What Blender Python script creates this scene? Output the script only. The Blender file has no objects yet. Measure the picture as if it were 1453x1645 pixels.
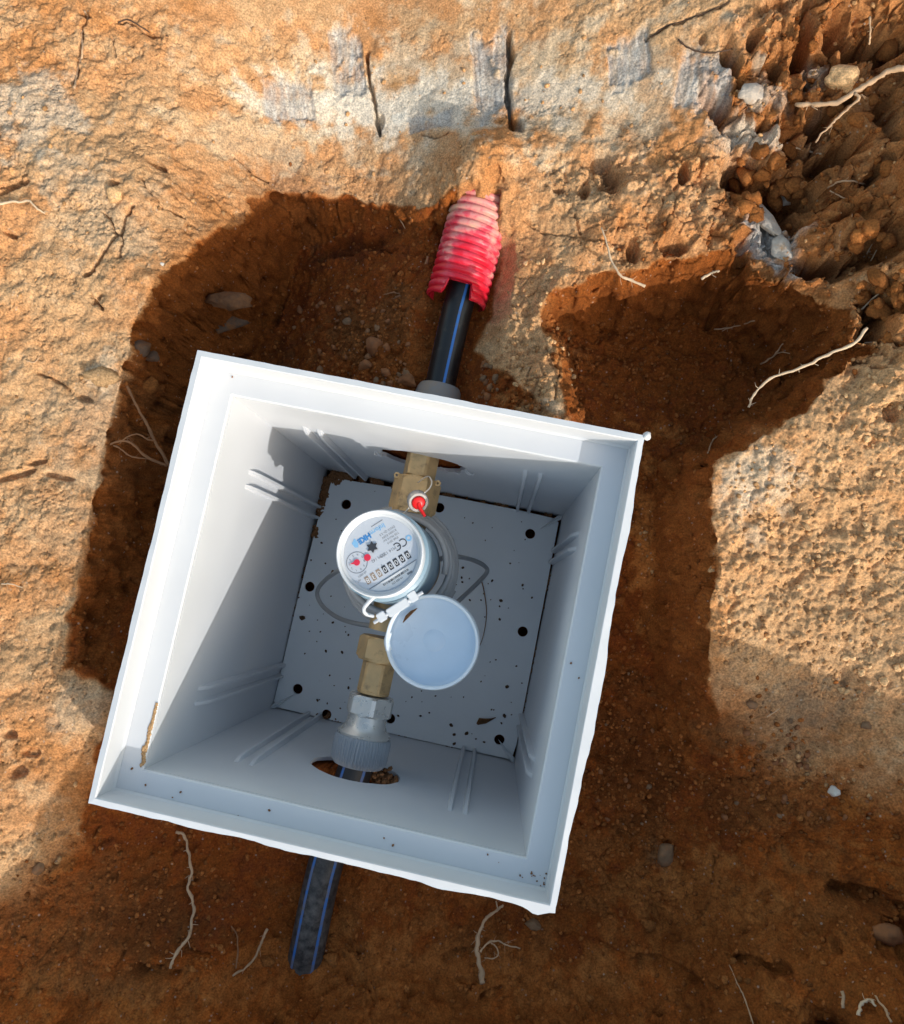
import bpy, bmesh, math, random
import numpy as np
from mathutils import Vector, Matrix, noise as mnoise

random.seed(7); rng = np.random.default_rng(11)
SC = bpy.context.scene; COL = SC.collection
R = math.radians

# ------------------------------------------------------------------ camera
CAM_R = np.array([[0.9776, -0.1967, 0.0749], [0.2032, 0.9747, -0.0929], [-0.0547, 0.1060, 0.9929]])
_u, _s, _v = np.linalg.svd(CAM_R); CAM_R = _u @ _v
CAM_P = np.array([0.07858, 0.02788, 0.52752])
FPX, CX, CY = 1330.0, 726.5, 822.5
cd = bpy.data.cameras.new('camera'); cam = bpy.data.objects.new('camera', cd); COL.objects.link(cam)
M = Matrix([[*CAM_R[i], CAM_P[i]] for i in range(3)] + [[0, 0, 0, 1]])
cam.matrix_world = M
cd.sensor_width = 36; cd.lens = FPX / 1645 * 36; cd.clip_start = 0.01; cd.clip_end = 200
SC.camera = cam

# ------------------------------------------------------------------ sun and sky
SUN = Vector((1.414, -1.2764, 1.0)).normalized()          # towards the sun
elev = math.asin(SUN.z); azim = math.atan2(SUN.x, SUN.y)
w = bpy.data.worlds.new('World'); SC.world = w; w.use_nodes = True
nt = w.node_tree; bg = nt.nodes['Background']
sky = nt.nodes.new('ShaderNodeTexSky'); sky.sky_type = 'NISHITA'; sky.sun_disc = False
sky.sun_elevation = elev; sky.sun_rotation = azim
sky.air_density = 2.0; sky.dust_density = 3.0; sky.ozone_density = 1.0
nt.links.new(sky.outputs[0], bg.inputs[0]); bg.inputs[1].default_value = 0.15
sl = bpy.data.lights.new('sun', 'SUN'); sl.energy = 2.0; sl.angle = R(0.4); sl.color = (1.0, 0.97, 0.92)
so = bpy.data.objects.new('sun', sl); COL.objects.link(so); so.location = SUN * 5
so.rotation_euler = SUN.to_track_quat('Z', 'Y').to_euler()
SC.view_settings.view_transform = 'Standard'; SC.view_settings.look = 'None'
SC.view_settings.gamma = 1; SC.view_settings.use_curve_mapping = False
SC.view_settings.exposure = 0.6
SC.render.engine = 'CYCLES'; SC.cycles.max_bounces = 8; SC.cycles.diffuse_bounces = 5
SC.cycles.caustics_reflective = False; SC.cycles.caustics_refractive = False

# ------------------------------------------------------------------ helpers
def ray(px, py):
    return CAM_R @ np.array([(px - CX) / FPX, -(py - CY) / FPX, -1.0])
def at(px, py, d):
    """world point d metres below the rim of the box"""
    r = ray(px, py); return CAM_P + r * ((-d - CAM_P[2]) / r[2])
IMG_R = np.array([0.9776, 0.2032]); IMG_R /= np.linalg.norm(IMG_R)
IMG_U = np.array([-IMG_R[1], IMG_R[0]])

def node(nt, t, **kw):
    n = nt.nodes.new(t)
    for k, v in kw.items(): setattr(n, k, v)
    return n
def mat(name, col, rough=0.5, metal=0.0, var=0.0, vscale=40, bump=0.0, bscale=300, bdist=0.0006, dirt=None, dscale=25, dlo=0.58, dhi=0.7, spec=0.5, trans=0.0, sss=0.0):
    m = bpy.data.materials.new(name); m.use_nodes = True; nt = m.node_tree
    b = nt.nodes['Principled BSDF']
    b.inputs['Base Color'].default_value = (*col, 1); b.inputs['Roughness'].default_value = rough
    b.inputs['Metallic'].default_value = metal; b.inputs['Specular IOR Level'].default_value = spec
    if trans: b.inputs['Transmission Weight'].default_value = trans
    tc = node(nt, 'ShaderNodeTexCoord'); out = None
    geo = node(nt, 'ShaderNodeNewGeometry')
    def pos(): return geo.outputs['Position']
    last = None
    if var:
        n = node(nt, 'ShaderNodeTexNoise'); n.inputs['Scale'].default_value = vscale; n.inputs['Detail'].default_value = 5
        nt.links.new(pos(), n.inputs['Vector'])
        mr = node(nt, 'ShaderNodeMapRange'); mr.inputs[1].default_value = .3; mr.inputs[2].default_value = .7
        mr.inputs[3].default_value = 1 - var; mr.inputs[4].default_value = 1 + var
        nt.links.new(n.outputs[0], mr.inputs[0])
        mx = node(nt, 'ShaderNodeVectorMath', operation='SCALE'); mx.inputs[0].default_value = col
        nt.links.new(mr.outputs[0], mx.inputs['Scale']); last = mx.outputs[0]
        rr = node(nt, 'ShaderNodeMapRange'); rr.inputs[1].default_value = .3; rr.inputs[2].default_value = .7
        rr.inputs[3].default_value = max(0.03, rough - .12); rr.inputs[4].default_value = min(1, rough + .15)
        nt.links.new(n.outputs[0], rr.inputs[0]); nt.links.new(rr.outputs[0], b.inputs['Roughness'])
    if dirt:
        n = node(nt, 'ShaderNodeTexNoise'); n.inputs['Scale'].default_value = dscale; n.inputs['Detail'].default_value = 8; n.inputs['Roughness'].default_value = .65
        nt.links.new(pos(), n.inputs['Vector'])
        mr = node(nt, 'ShaderNodeMapRange'); mr.inputs[1].default_value = dlo; mr.inputs[2].default_value = dhi
        nt.links.new(n.outputs[0], mr.inputs[0])
        mx = node(nt, 'ShaderNodeMix', data_type='RGBA'); mx.inputs[6].default_value = (*col, 1); mx.inputs[7].default_value = (*dirt, 1)
        if last: nt.links.new(last, mx.inputs[6])
        nt.links.new(mr.outputs[0], mx.inputs[0]); last = mx.outputs[2]
    if last: nt.links.new(last, b.inputs['Base Color'])
    if bump:
        n = node(nt, 'ShaderNodeTexNoise'); n.inputs['Scale'].default_value = bscale; n.inputs['Detail'].default_value = 4
        nt.links.new(pos(), n.inputs['Vector'])
        bp = node(nt, 'ShaderNodeBump'); bp.inputs['Strength'].default_value = bump; bp.inputs['Distance'].default_value = bdist
        nt.links.new(n.outputs[0], bp.inputs['Height']); nt.links.new(bp.outputs[0], b.inputs['Normal'])
    return m

def link(name, me, m=None, parent=None):
    o = bpy.data.objects.new(name, me); COL.objects.link(o)
    if m: me.materials.append(m)
    if parent: o.parent = parent
    return o
def tag(o, label=None, cat=None, group=None, kind=None):
    if label: o['label'] = label
    if cat: o['category'] = cat
    if group: o['group'] = group
    if kind: o['kind'] = kind
    return o
def thing(name, label, cat, group=None, loc=(0, 0, 0)):
    o = bpy.data.objects.new(name, None); COL.objects.link(o); o.location = loc; o.empty_display_size = .02
    return tag(o, label, cat, group)
def bm_obj(name, bm, m, parent=None, smooth=False, angle=None, loc=None):
    bmesh.ops.recalc_face_normals(bm, faces=bm.faces)
    me = bpy.data.meshes.new(name); bm.to_mesh(me); bm.free()
    if smooth:
        me.polygons.foreach_set('use_smooth', [True] * len(me.polygons))
        if angle:
            try: me.set_sharp_from_angle(angle=R(angle))
            except Exception: pass
    o = link(name, me, m)
    if parent:
        o.parent = parent
        if loc is None: o.location = -Vector(parent.location) if parent.parent is None else (0, 0, 0)
    return o
def add_box(bm, lo, hi, mtx=None):
    vs = [bm.verts.new(Vector((x, y, z))) for x in (lo[0], hi[0]) for y in (lo[1], hi[1]) for z in (lo[2], hi[2])]
    for f in ((0, 1, 3, 2), (4, 6, 7, 5), (0, 4, 5, 1), (2, 3, 7, 6), (0, 2, 6, 4), (1, 5, 7, 3)): bm.faces.new([vs[i] for i in f])
    if mtx: bmesh.ops.transform(bm, matrix=mtx, verts=vs)
    return vs
def add_lathe(bm, prof, seg=48, mtx=Matrix(), fn=None, cap=True):
    rings = []
    for k, (r, z) in enumerate(prof):
        ring = []
        for i in range(seg):
            a = 2 * math.pi * i / seg; rr = fn(a, k, r) if fn else r
            ring.append(bm.verts.new(mtx @ Vector((rr * math.cos(a), rr * math.sin(a), z))))
        rings.append(ring)
    for k in range(len(rings) - 1):
        for i in range(seg):
            j = (i + 1) % seg; bm.faces.new((rings[k][i], rings[k][j], rings[k + 1][j], rings[k + 1][i]))
    if cap:
        if prof[0][0] > 1e-6: bm.faces.new(rings[0][::-1])
        if prof[-1][0] > 1e-6: bm.faces.new(rings[-1])
def spline(pts, n=6):
    pts = [Vector(p) for p in pts]
    if len(pts) < 3:
        return [pts[0].lerp(pts[-1], i / 4) for i in range(5)]
    P = [2 * pts[0] - pts[1]] + pts + [2 * pts[-1] - pts[-2]]; out = []
    for i in range(1, len(P) - 2):
        for k in range(n):
            t = k / n; a, b, c, d = P[i - 1], P[i], P[i + 1], P[i + 2]
            out.append(.5 * ((2 * b) + (c - a) * t + (2 * a - 5 * b + 4 * c - d) * t * t + (3 * b - a - 3 * c + d) * t ** 3))
    out.append(pts[-1]); return out
def add_tube(bm, pts, r0, r1=None, seg=8, jit=0.0):
    r1 = r0 if r1 is None else r1
    n = len(pts); up = Vector((0, 0, 1)); rings = []
    for i, p in enumerate(pts):
        t = (pts[min(i + 1, n - 1)] - pts[max(i - 1, 0)])
        t = t.normalized() if t.length > 1e-9 else Vector((1, 0, 0))
        s = t.cross(up); s = s.normalized() if s.length > 1e-4 else Vector((1, 0, 0)); q = s.cross(t)
        r = r0 + (r1 - r0) * i / max(1, n - 1); r *= 1 + jit * (random.random() - .5)
        rings.append([bm.verts.new(p + s * r * math.cos(2 * math.pi * k / seg) + q * r * math.sin(2 * math.pi * k / seg)) for k in range(seg)])
    for i in range(n - 1):
        for k in range(seg):
            j = (k + 1) % seg; bm.faces.new((rings[i][k], rings[i][j], rings[i + 1][j], rings[i + 1][k]))
    bm.faces.new(rings[0][::-1]); bm.faces.new(rings[-1])
AXY = Matrix.Rotation(R(-90), 4, 'X')          # local z -> world +y
def along_y(x, y, z): return Matrix.Translation((x, y, z)) @ AXY

# ------------------------------------------------------------------ numpy noise
def _h(ix, iy, s):
    h = (ix.astype(np.int64) * 374761393 + iy.astype(np.int64) * 668265263 + s * 974634777) & 0xffffffff
    h = ((h ^ (h >> 13)) * 1274126177) & 0xffffffff
    h = ((h ^ (h >> 16)) * 2246822519) & 0xffffffff
    return (h ^ (h >> 15)) & 0xffffffff
def _f(h): return (h & 0xffff) / 65535.0
def pn(x, y, s=0):
    ix = np.floor(x); iy = np.floor(y); fx = x - ix; fy = y - iy
    u = fx * fx * fx * (fx * (fx * 6 - 15) + 10); v = fy * fy * fy * (fy * (fy * 6 - 15) + 10)
    def g(dx, dy):
        a = _f(_h(ix + dx, iy + dy, s)) * (2 * np.pi)
        return np.cos(a) * (fx - dx) + np.sin(a) * (fy - dy)
    a = g(0, 0); b = g(1, 0); c = g(0, 1); d = g(1, 1)
    return (a + u * (b - a) + v * ((c + u * (d - c)) - (a + u * (b - a)))) * 1.5
def fbm(x, y, f, o=4, s=0, gain=.5):
    t = 0; a = 1.
    for k in range(o):
        t = t + a * pn(x * f + 17.3 * k, y * f - 9.1 * k, s + k); a *= gain; f *= 2.03
    return t
def ridged(x, y, f, o=4, s=0):
    t = 0; a = 1.
    for k in range(o):
        t = t + a * (1 - np.abs(pn(x * f + 7.7 * k, y * f + 3.1 * k, s + k)) * 2); a *= .5; f *= 2.1
    return t
def bumps(x, y, cell, s=0, keep=1.0, rmin=.25, rmax=.62, flat=.8):
    """heights of scattered lumps, one to a cell of the given size"""
    X = x / cell; Y = y / cell; ix = np.floor(X); iy = np.floor(Y); best = np.zeros_like(X)
    for dx in (-1, 0, 1):
        for dy in (-1, 0, 1):
            h = _h(ix + dx, iy + dy, s); jx = _f(h); jy = _f(h >> 8); h2 = _h(ix + dx + 91, iy + dy - 37, s + 5)
            rr = rmin + (rmax - rmin) * _f(h2) ** 1.6
            d2 = ((ix + dx + jx - X) ** 2 + (iy + dy + jy - Y) ** 2)
            b = np.sqrt(np.maximum(rr * rr - d2, 0)) * (_f(h2 >> 12) < keep)
            best = np.maximum(best, b)
    return best * cell * flat
def blocks(x, y, cell, s=0, gap=.16, tilt=.55):
    """broken angular clods: every cell its own height and tilt, with gaps between"""
    X = x / cell; Y = y / cell; ix = np.floor(X); iy = np.floor(Y)
    f1 = np.full_like(X, 9.); f2 = np.full_like(X, 9.); h1 = np.zeros_like(X)
    for dx in (-1, 0, 1):
        for dy in (-1, 0, 1):
            h = _h(ix + dx, iy + dy, s); ex = ix + dx + _f(h) - X; ey = iy + dy + _f(h >> 9) - Y
            d = np.sqrt(ex * ex + ey * ey); h2 = _h(ix + dx + 17, iy + dy + 71, s + 3)
            hh = _f(h2) - .5 + tilt * ((_f(h2 >> 5) - .5) * ex + (_f(h2 >> 11) - .5) * ey) * 2
            c = d < f1; f2 = np.where(c, f1, np.minimum(f2, d)); h1 = np.where(c, hh, h1); f1 = np.where(c, d, f1)
    e = f2 - f1
    return cell * (h1 * .75 * sst(0, gap * .8, e) - .45 * (1 - sst(0, gap, e)))
def cb(*a, **k):
    b = bumps(*a, **k); return b - b.mean()
def pn3(x, y, z, s=0):
    ix = np.floor(x); iy = np.floor(y); iz = np.floor(z); fx = x - ix; fy = y - iy; fz = z - iz
    f = lambda t: t * t * t * (t * (t * 6 - 15) + 10)
    u, v, w_ = f(fx), f(fy), f(fz)
    def g(dx, dy, dz):
        h = _h(ix + dx + 131 * (iz + dz), iy + dy - 57 * (iz + dz), s)
        return (_f(h) - .5) * 2 * (fx - dx) + (_f(h >> 6) - .5) * 2 * (fy - dy) + (_f(h >> 12) - .5) * 2 * (fz - dz)
    L = lambda p, q, t: p + t * (q - p)
    return L(L(L(g(0,0,0), g(1,0,0), u), L(g(0,1,0), g(1,1,0), u), v), L(L(g(0,0,1), g(1,0,1), u), L(g(0,1,1), g(1,1,1), u), v), w_) * 1.6
def fbm3(x, y, z, f, o=4, s=0, gain=.5):
    t = 0; a = 1.
    for k in range(o):
        t = t + a * pn3(x * f + 3.7 * k, y * f - 5.1 * k, z * f + 1.9 * k, s + k); a *= gain; f *= 2.03
    return t
def sst(a, b, x):
    t = np.clip((x - a) / (b - a), 0, 1); return t * t * (3 - 2 * t)

# ------------------------------------------------------------------ GROUND
BANK = [  # px, py, depth below the rim: the undug banks
 (0,0,.042),(0,200,.040),(0,300,.032),(110,300,.040),(0,600,.042),(140,600,.052),(90,800,.047),(0,800,.044),(0,1000,.047),(60,1060,.050),(120,960,.050),(150,820,.050),(175,700,.051),(198,600,.052),(0,1200,.052),(110,1130,.049),(0,1370,.057),
 (160,1120,.053),(150,450,.045),(212,520,.051),(230,300,.050),(248,450,.042),(305,398,.068),(370,343,.104),
 (300,200,.080),(300,60,.072),(440,300,.138),(520,308,.143),(600,320,.146),(440,230,.122),(600,240,.132),(700,250,.108),(600,150,.122),(600,50,.114),(800,100,.100),(800,0,.09),(450,130,.112),(450,20,.095),(620,-40,.108),
 (742,280,.080),(801,246,.070),(768,218,.072),(690,320,.118),(757,548,.105),(828,612,.090),(905,668,.076),(835,430,.112),(800,500,.112),(850,530,.102),(880,640,.082),(800,580,.100),(600,600,.15),(700,700,.12),
 (830,390,.112),(868,490,.098),(850,450,.108),(893,590,.090),(914,652,.078),(900,330,.09),(900,440,.098),(835,280,.086),(800,200,.105),(1000,200,.088),(1000,60,.07),(1000,340,.075),(1100,100,.060),(1150,-40,.04),
 (960,438,.095),(1000,420,.09),(1040,418,.088),(1100,412,.084),(1170,396,.078),(1250,430,.07),(1330,484,.062),(1080,370,.072),
 (1150,738,.040),(1230,695,.040),(1300,652,.040),(1395,560,.040),(1160,850,.045),(1200,850,.048),(1300,800,.048),(1400,750,.044),(1300,1000,.060),(1400,1000,.060),(1150,950,.049),(1130,1020,.055),(1175,1050,.058),(1453,1100,.064),(1453,650,.026),
 (1300,100,.050),(1300,300,.056),(1400,400,.030),(1400,200,.040),(1400,50,.045),(1200,200,.062),(1180,110,.045),(1453,300,.018),(1453,100,.030),(1453,500,.012),(1500,200,.0),(1520,400,-.01),
 (1200,1200,.092),(1400,1250,.080),(1300,1400,.105),(1200,1400,.125),(1300,1600,.105),(1450,1500,.085),(1450,1250,.07),(1100,1300,.135),(1100,1500,.135),(1100,1640,.112),
 (900,1570,.135),(700,1580,.138),(485,1590,.126),(440,1600,.106),(540,1600,.112),(500,1645,.100),(800,1645,.118),(300,1450,.115),(300,1600,.10),(150,1400,.085),(100,1500,.086),(50,1600,.08),(0,1500,.075),(175,1240,.072),(250,1350,.105),(110,1330,.070),(700,1480,.15),(500,1480,.15),
(1620,1900,-.10),(1500,1330,.060),(1500,1400,.055),(1490,1560,.05),
 (-300,1500,.03),(-300,800,.03),(-300,200,.01),(-200,-300,.02),(700,-300,.04),(1600,-300,-.06),(1800,300,-.02),(1800,800,.03),
 (700,2300,-.12),(1500,2300,-.13),(0,2300,-.06),(2200,1400,-.05),(2300,2000,-.10),
]
DUG = [  # the floor of the hole
 (745,330,.140),(800,310,.130),(805,400,.124),(785,470,.122),(715,400,.142),(765,520,.116),
 (150,1000,.074),(120,1060,.06),(170,880,.098),(215,950,.10),(200,780,.135),(230,700,.165),(260,600,.205),(235,520,.185),(300,500,.235),(300,430,.22),(350,430,.245),(400,380,.230),(450,340,.215),(520,345,.195),(600,355,.163),(660,352,.147),(690,400,.134),(600,420,.158),(520,420,.19),(430,420,.235),(400,500,.25),(500,520,.192),(600,520,.150),(680,520,.122),(640,580,.130),(720,540,.112),(700,600,.110),(340,600,.23),(500,620,.17),(760,600,.105),(830,660,.088),(900,690,.07),
 (893,520,.140),(900,600,.135),(950,520,.165),(1000,462,.155),(950,485,.155),(1080,440,.152),(930,660,.13),(1050,520,.17),(1050,600,.165),(1150,500,.165),(1170,425,.148),(1200,600,.16),(1250,550,.155),(1250,470,.14),(1330,520,.125),(1380,560,.095),(1100,650,.16),(1080,700,.155),(1200,680,.135),(1290,600,.13),
 (1105,770,.135),(1110,900,.13),(1090,1040,.13),(1050,800,.15),(1030,1000,.165),(1020,1200,.165),(1100,1300,.145),(1100,1500,.14),(1000,1400,.155),(900,1540,.145),(700,1560,.147),(700,1480,.155),(500,1500,.160),(450,1420,.155),(560,1440,.16),(485,1570,.145),(300,1450,.122),(180,1180,.075),(250,1350,.118),(400,700,.2),(700,1000,.2),
]
HOLE = [(95,1080),(118,960),(148,830),(172,700),(196,600),(212,520),(248,454),(305,402),(370,347),(440,305),(520,312),(600,324),(680,335),(700,327),(742,290),(803,256),(820,296),(812,400),(796,470),(770,528),(757,547),(828,613),(905,673),(914,664),(893,590),(868,500),(900,462),(960,443),(1040,425),(1100,418),(1170,402),(1250,437),(1330,490),(1393,560),(1300,655),(1228,700),(1150,738),(1143,800),(1152,900),(1132,1010),(1140,1100),(1180,1250),(1200,1420),(1130,1530),(900,1555),(600,1560),(400,1550),(250,1530),(160,1450),(130,1330),(150,1220),(185,1150),(186,1112),(150,1088)]
def crest(px, py, d, L, dz=0.0):
    """point of an added bank out of view, raised so its shadow ends at this spot of the ground"""
    p = at(px, py, d); h = math.hypot(1.41421, 1.2764)
    return np.array([p[0] + L * 1.41421 / h, p[1] - L * 1.2764 / h, -d + L / h + dz])
CREST = [crest(-80, 1495, .06, .23), crest(0, 1390, .062, .28), crest(60, 1310, .061, .33), crest(105, 1245, .060, .37), crest(162, 1162, .055, .42),
         crest(1135, 1010, .055, .30, .006), crest(1240, 1052, .058, .245, -.004), crest(1350, 1098, .061, .22, -.009), crest(1453, 1138, .064, .20, -.012), crest(1600, 1195, .066, .18, -.014)]  # added ridge out of view, heights set to cast the shadow edges
GAP = [np.array(q) for q in ((.195, -.405, .10), (.225, -.385, .095), (.262, -.35, .088), (.30, -.335, .075), (.328, -.305, .058), (.30, -.215, .012), (.24, -.46, .11), (.31, -.40, .08), (.37, -.36, .075))]      # ground out of view, kept low between so the sun reaches the rim
BACK = [c + np.array([.06, -.054, -.004]) for c in CREST]          # flat top behind the crest
BP = np.array([at(*c) for c in BANK] + CREST + BACK + GAP); DP = np.array([at(*c) for c in DUG])
def rbf_setup(P):
    n = len(P); d = np.hypot(P[:, None, 0] - P[None, :, 0], P[:, None, 1] - P[None, :, 1])
    A = np.zeros((n + 3, n + 3)); A[:n, :n] = d + np.eye(n) * -0.0015; A[:n, n] = 1; A[:n, n + 1:] = P[:, :2]; A[n:, :n] = A[:n, n:].T
    return np.linalg.solve(A, np.r_[P[:, 2], 0, 0, 0])
def rbf_eval(P, Wt, X, Y):
    out = Wt[-3] + Wt[-2] * X + Wt[-1] * Y
    for i in range(len(P)):
        out = out + Wt[i] * np.sqrt((X - P[i, 0]) ** 2 + (Y - P[i, 1]) ** 2 + 2e-5)
    return out
BW = rbf_setup(BP); DW = rbf_setup(DP)
def bank_pt(px, py):
    d = .06
    for _ in range(8):
        p = at(px, py, d); d = .4 * d - .6 * float(rbf_eval(BP, BW, np.array([p[0]]), np.array([p[1]]))[0])
    return at(px, py, d)
HP = np.array([bank_pt(*p)[:2] for p in HOLE])
def hole_sd(X, Y):
    """distance inside the outline of the hole (negative outside)"""
    D = np.full(np.shape(X), 9.); ins = np.zeros(np.shape(X), bool); n = len(HP)
    for i in range(n):
        a = HP[i]; b = HP[(i + 1) % n]; e = b - a; L = e @ e + 1e-12
        t = np.clip(((X - a[0]) * e[0] + (Y - a[1]) * e[1]) / L, 0, 1)
        D = np.minimum(D, np.hypot(X - a[0] - t * e[0], Y - a[1] - t * e[1]))
        if abs(e[1]) > 1e-9:
            c = ((a[1] > Y) != (b[1] > Y)) & (X < e[0] * (Y - a[1]) / e[1] + a[0]); ins ^= c
    return np.where(ins, D, -D)
def hole_mask(X, Y, sd):
    b = (X - C0[0]) * IMG_U[0] + (Y - C0[1]) * IMG_U[1]; t = np.clip((-.12 - b) / .08, 0, 1)
    w = .024 + .045 * t * t * (3 - 2 * t); u = np.clip((sd + .001) / w, 0, 1)
    return u * u * (3 - 2 * u)
def base_z(X, Y, sd=None):
    if sd is None: sd = hole_sd(X, Y)
    m = hole_mask(X, Y, sd); bz = rbf_eval(BP, BW, X, Y); dz = np.minimum(rbf_eval(DP, DW, X, Y), bz)
    return bz + (dz - bz) * m

C0 = at(726, 822, .08)[:2]
STEP = 0.0009
def axis(lo, hi):
    core = np.arange(lo, hi + 1e-9, STEP); g = STEP * 1.16 ** np.arange(1, 58); e = np.cumsum(g)
    e = e[e < 14]
    return np.r_[lo - e[::-1], core, hi + e]
GA = axis(-.375, .375); GB = axis(-.425, .425)
NA, NB = len(GA), len(GB)
A_, B_ = np.meshgrid(GA, GB)                     # rows: b
X = C0[0] + A_ * IMG_R[0] + B_ * IMG_U[0]; Y = C0[1] + A_ * IMG_R[1] + B_ * IMG_U[1]
far = np.maximum(np.abs(A_) - .45, np.abs(B_) - .5)
near = 1 - sst(0.05, .6, far)
wx = fbm(X, Y, 28, 4, 3) * .006 + fbm(X, Y, 140, 2, 31) * .0012; wy = fbm(X, Y, 28, 4, 9) * .006 + fbm(X, Y, 140, 2, 37) * .0012
SD = hole_sd(np.clip(X, -1, 1.2), np.clip(Y, -1, 1.2))
SDW = SD + fbm(X, Y, 34, 3, 13, .5) * .0048
HM = hole_mask(X, Y, SDW)
Z = base_z(np.clip(X, -1, 1.2) + wx * .5, np.clip(Y, -1, 1.2) + wy * .5, SDW)
Z = Z * near + (0.09 + .05 * fbm(X, Y, .7, 3, 77)) * (1 - near)

def window(x, y, r):
    a = (x - C0[0]) * IMG_R[0] + (y - C0[1]) * IMG_R[1]; b = (x - C0[0]) * IMG_U[0] + (y - C0[1]) * IMG_U[1]
    return (slice(int(np.searchsorted(GB, b - r)), int(np.searchsorted(GB, b + r)) + 1), slice(int(np.searchsorted(GA, a - r)), int(np.searchsorted(GA, a + r)) + 1))
def blob(px, py, rpx, rpy=None, rot=0, d=None, warp=.35, soft=.5, s=0, win=False):
    """0..1 patch on the ground round a spot, with an uneven edge"""
    rpy = rpy or rpx
    if d is None:
        d = .05
        for _ in range(4):
            p = at(px, py, d); d = -float(base_z(np.array([p[0]]), np.array([p[1]]))[0])
    p = at(px, py, d); k = (CAM_P[2] + d) / FPX
    W_ = window(p[0], p[1], max(rpx, rpy) * k * (2.2 + warp)) if win else (slice(None), slice(None)); X_, Y_ = X[W_], Y[W_]
    dx = (X_ - p[0]) * IMG_R[0] + (Y_ - p[1]) * IMG_R[1]; dy = (X_ - p[0]) * IMG_U[0] + (Y_ - p[1]) * IMG_U[1]
    c, s_ = math.cos(R(rot)), math.sin(R(rot))
    e = np.sqrt(((dx * c + dy * s_) / (rpx * k)) ** 2 + ((-dx * s_ + dy * c) / (rpy * k)) ** 2)
    o = 1 - sst(1 - soft, 1 + soft * .3, e + warp * WARP[W_])
    return (W_, o) if win else o
WARP = fbm(X, Y, 45, 5, 55, .6) * .8
def mx(*a):
    o = a[0]
    for b in a[1:]: o = np.maximum(o, b)
    return o

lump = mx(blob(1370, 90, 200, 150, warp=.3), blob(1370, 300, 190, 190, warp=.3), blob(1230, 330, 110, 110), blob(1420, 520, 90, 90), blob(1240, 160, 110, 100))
midl = mx(blob(960, 280, 90, 45), blob(1050, 360, 130, 60), blob(1100, 300, 90, 90), blob(1180, 1600, 300, 80)*.5, blob(880, 480, 100, 80)*.5, blob(1430, 1500, 70, 60), blob(850, 590, 60, 90)*.6)
crumb = mx(blob(1300, 900, 230, 230, soft=.6), blob(870, 580, 110, 130), blob(620, 560, 170, 90), blob(1230, 1270, 170, 110), blob(1010, 1200, 90, 200), blob(1430, 640, 90, 120), blob(130, 1420, 150, 130) * .7, blob(1000, 560, 120, 110) * .6)
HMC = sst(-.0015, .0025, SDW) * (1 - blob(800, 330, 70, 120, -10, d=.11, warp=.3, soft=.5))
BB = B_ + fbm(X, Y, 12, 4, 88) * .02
low_shade = 1 - sst(-.045, .012, BB - np.interp(A_, [-.5, -.33, -.25, -.1, .1, .18, .33, .6], [-.36, -.285, -.175, -.18, -.13, -.120, -.182, -.29]))  # low ground below the shadow edge, its shade goes into the colour
pitmask = mx(HMC, low_shade)
clay = np.clip(1 - pitmask - lump - crumb, 0, 1)

# --- relief
def terr(v, k):
    t = v * k; f = np.floor(t); r = t - f; return (f + sst(.78, 1.0, r)) / k
dr_ = np.hypot(X, Y - .05) + 1e-4          # follow the slopes, so that the grain is not drawn out on steep faces
Zs = np.clip(Z, -.2, .2) * near; Xn = X; Yn = Y
def slope_of(Z_):
    gb, ga = np.gradient(Z_, GB, GA); return ga, gb
_ga, _gb = slope_of(Z); steep = sst(.8, 1.7, np.hypot(_ga, _gb)) * near; GA0, GB0 = _ga, _gb
outside = np.clip(sst(.345, .37, np.abs(A_)) + sst(.385, .41, np.abs(B_)), 0, 1)
near2 = near * (1 - .85 * steep) * (1 - .85 * outside)
band = mx(blob(700, 150, 330, 110, warp=.3), blob(1000, 130, 150, 110, warp=.3)) * .65
near2 = near2 * (1 - band)
Z = Z + near2 * (1 - .35 * clay) * fbm(Xn, Yn, 16, 4, 100) * .0042
Z = Z + near2 * (1 - .4 * clay) * fbm(Xn, Yn, 70, 4, 120, .55) * .0015
Z = Z + near2 * clay * (terr(fbm(Xn, Yn, 30, 4, 140) + .25 * fbm(Xn, Yn, 160, 3, 150), 4.0)) * .0012
Z = Z + near2 * clay * (cb(Xn + wx, Yn + wy, .007, 170, .2) * .25 + cb(Xn, Yn, .0035, 175, .3) * .3 + ridged(Xn + wx, Yn + wy, 26, 3, 180) * .0006)
Z = Z + near2 * clay * np.minimum(fbm(Xn, Yn, 90, 3, 160), .25) * .0022
rl = ridged(Xn + wx, Yn + wy, 15, 4, 200)
Z = Z + near2 * lump * ((rl - 1.15) * .017 + blocks(Xn + wx * .8, Yn + wy * .8, .034, 205, gap=.3) * .30 + blocks(Xn + wx * .6, Yn + wy * .6, .015, 210, gap=.3) * .42 + blocks(Xn + wx * .4, Yn + wy * .4, .0068, 220, gap=.35) * .6 + cb(Xn + wx * .4, Yn + wy * .4, .009, 225, .5) * .8 + cb(Xn, Yn, .0042, 230, .7) * .8)
Z = Z + near2 * midl * ((ridged(Xn, Yn, 40, 3, 240) - 1.1) * .004 + blocks(Xn + wx * .4, Yn + wy * .4, .013, 250) * .55 + cb(Xn, Yn, .006, 255, .6) * .7)
Z = Z + near2 * crumb * (blocks(Xn + wx * .3, Yn + wy * .3, .0105, 258, gap=.3) * .26 + cb(Xn + wx * .3, Yn + wy * .3, .0075, 260, .45) * .65 + cb(Xn, Yn, .0042, 270, .65) * .75 + fbm(Xn, Yn, 60, 3, 280) * .0028)
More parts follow.
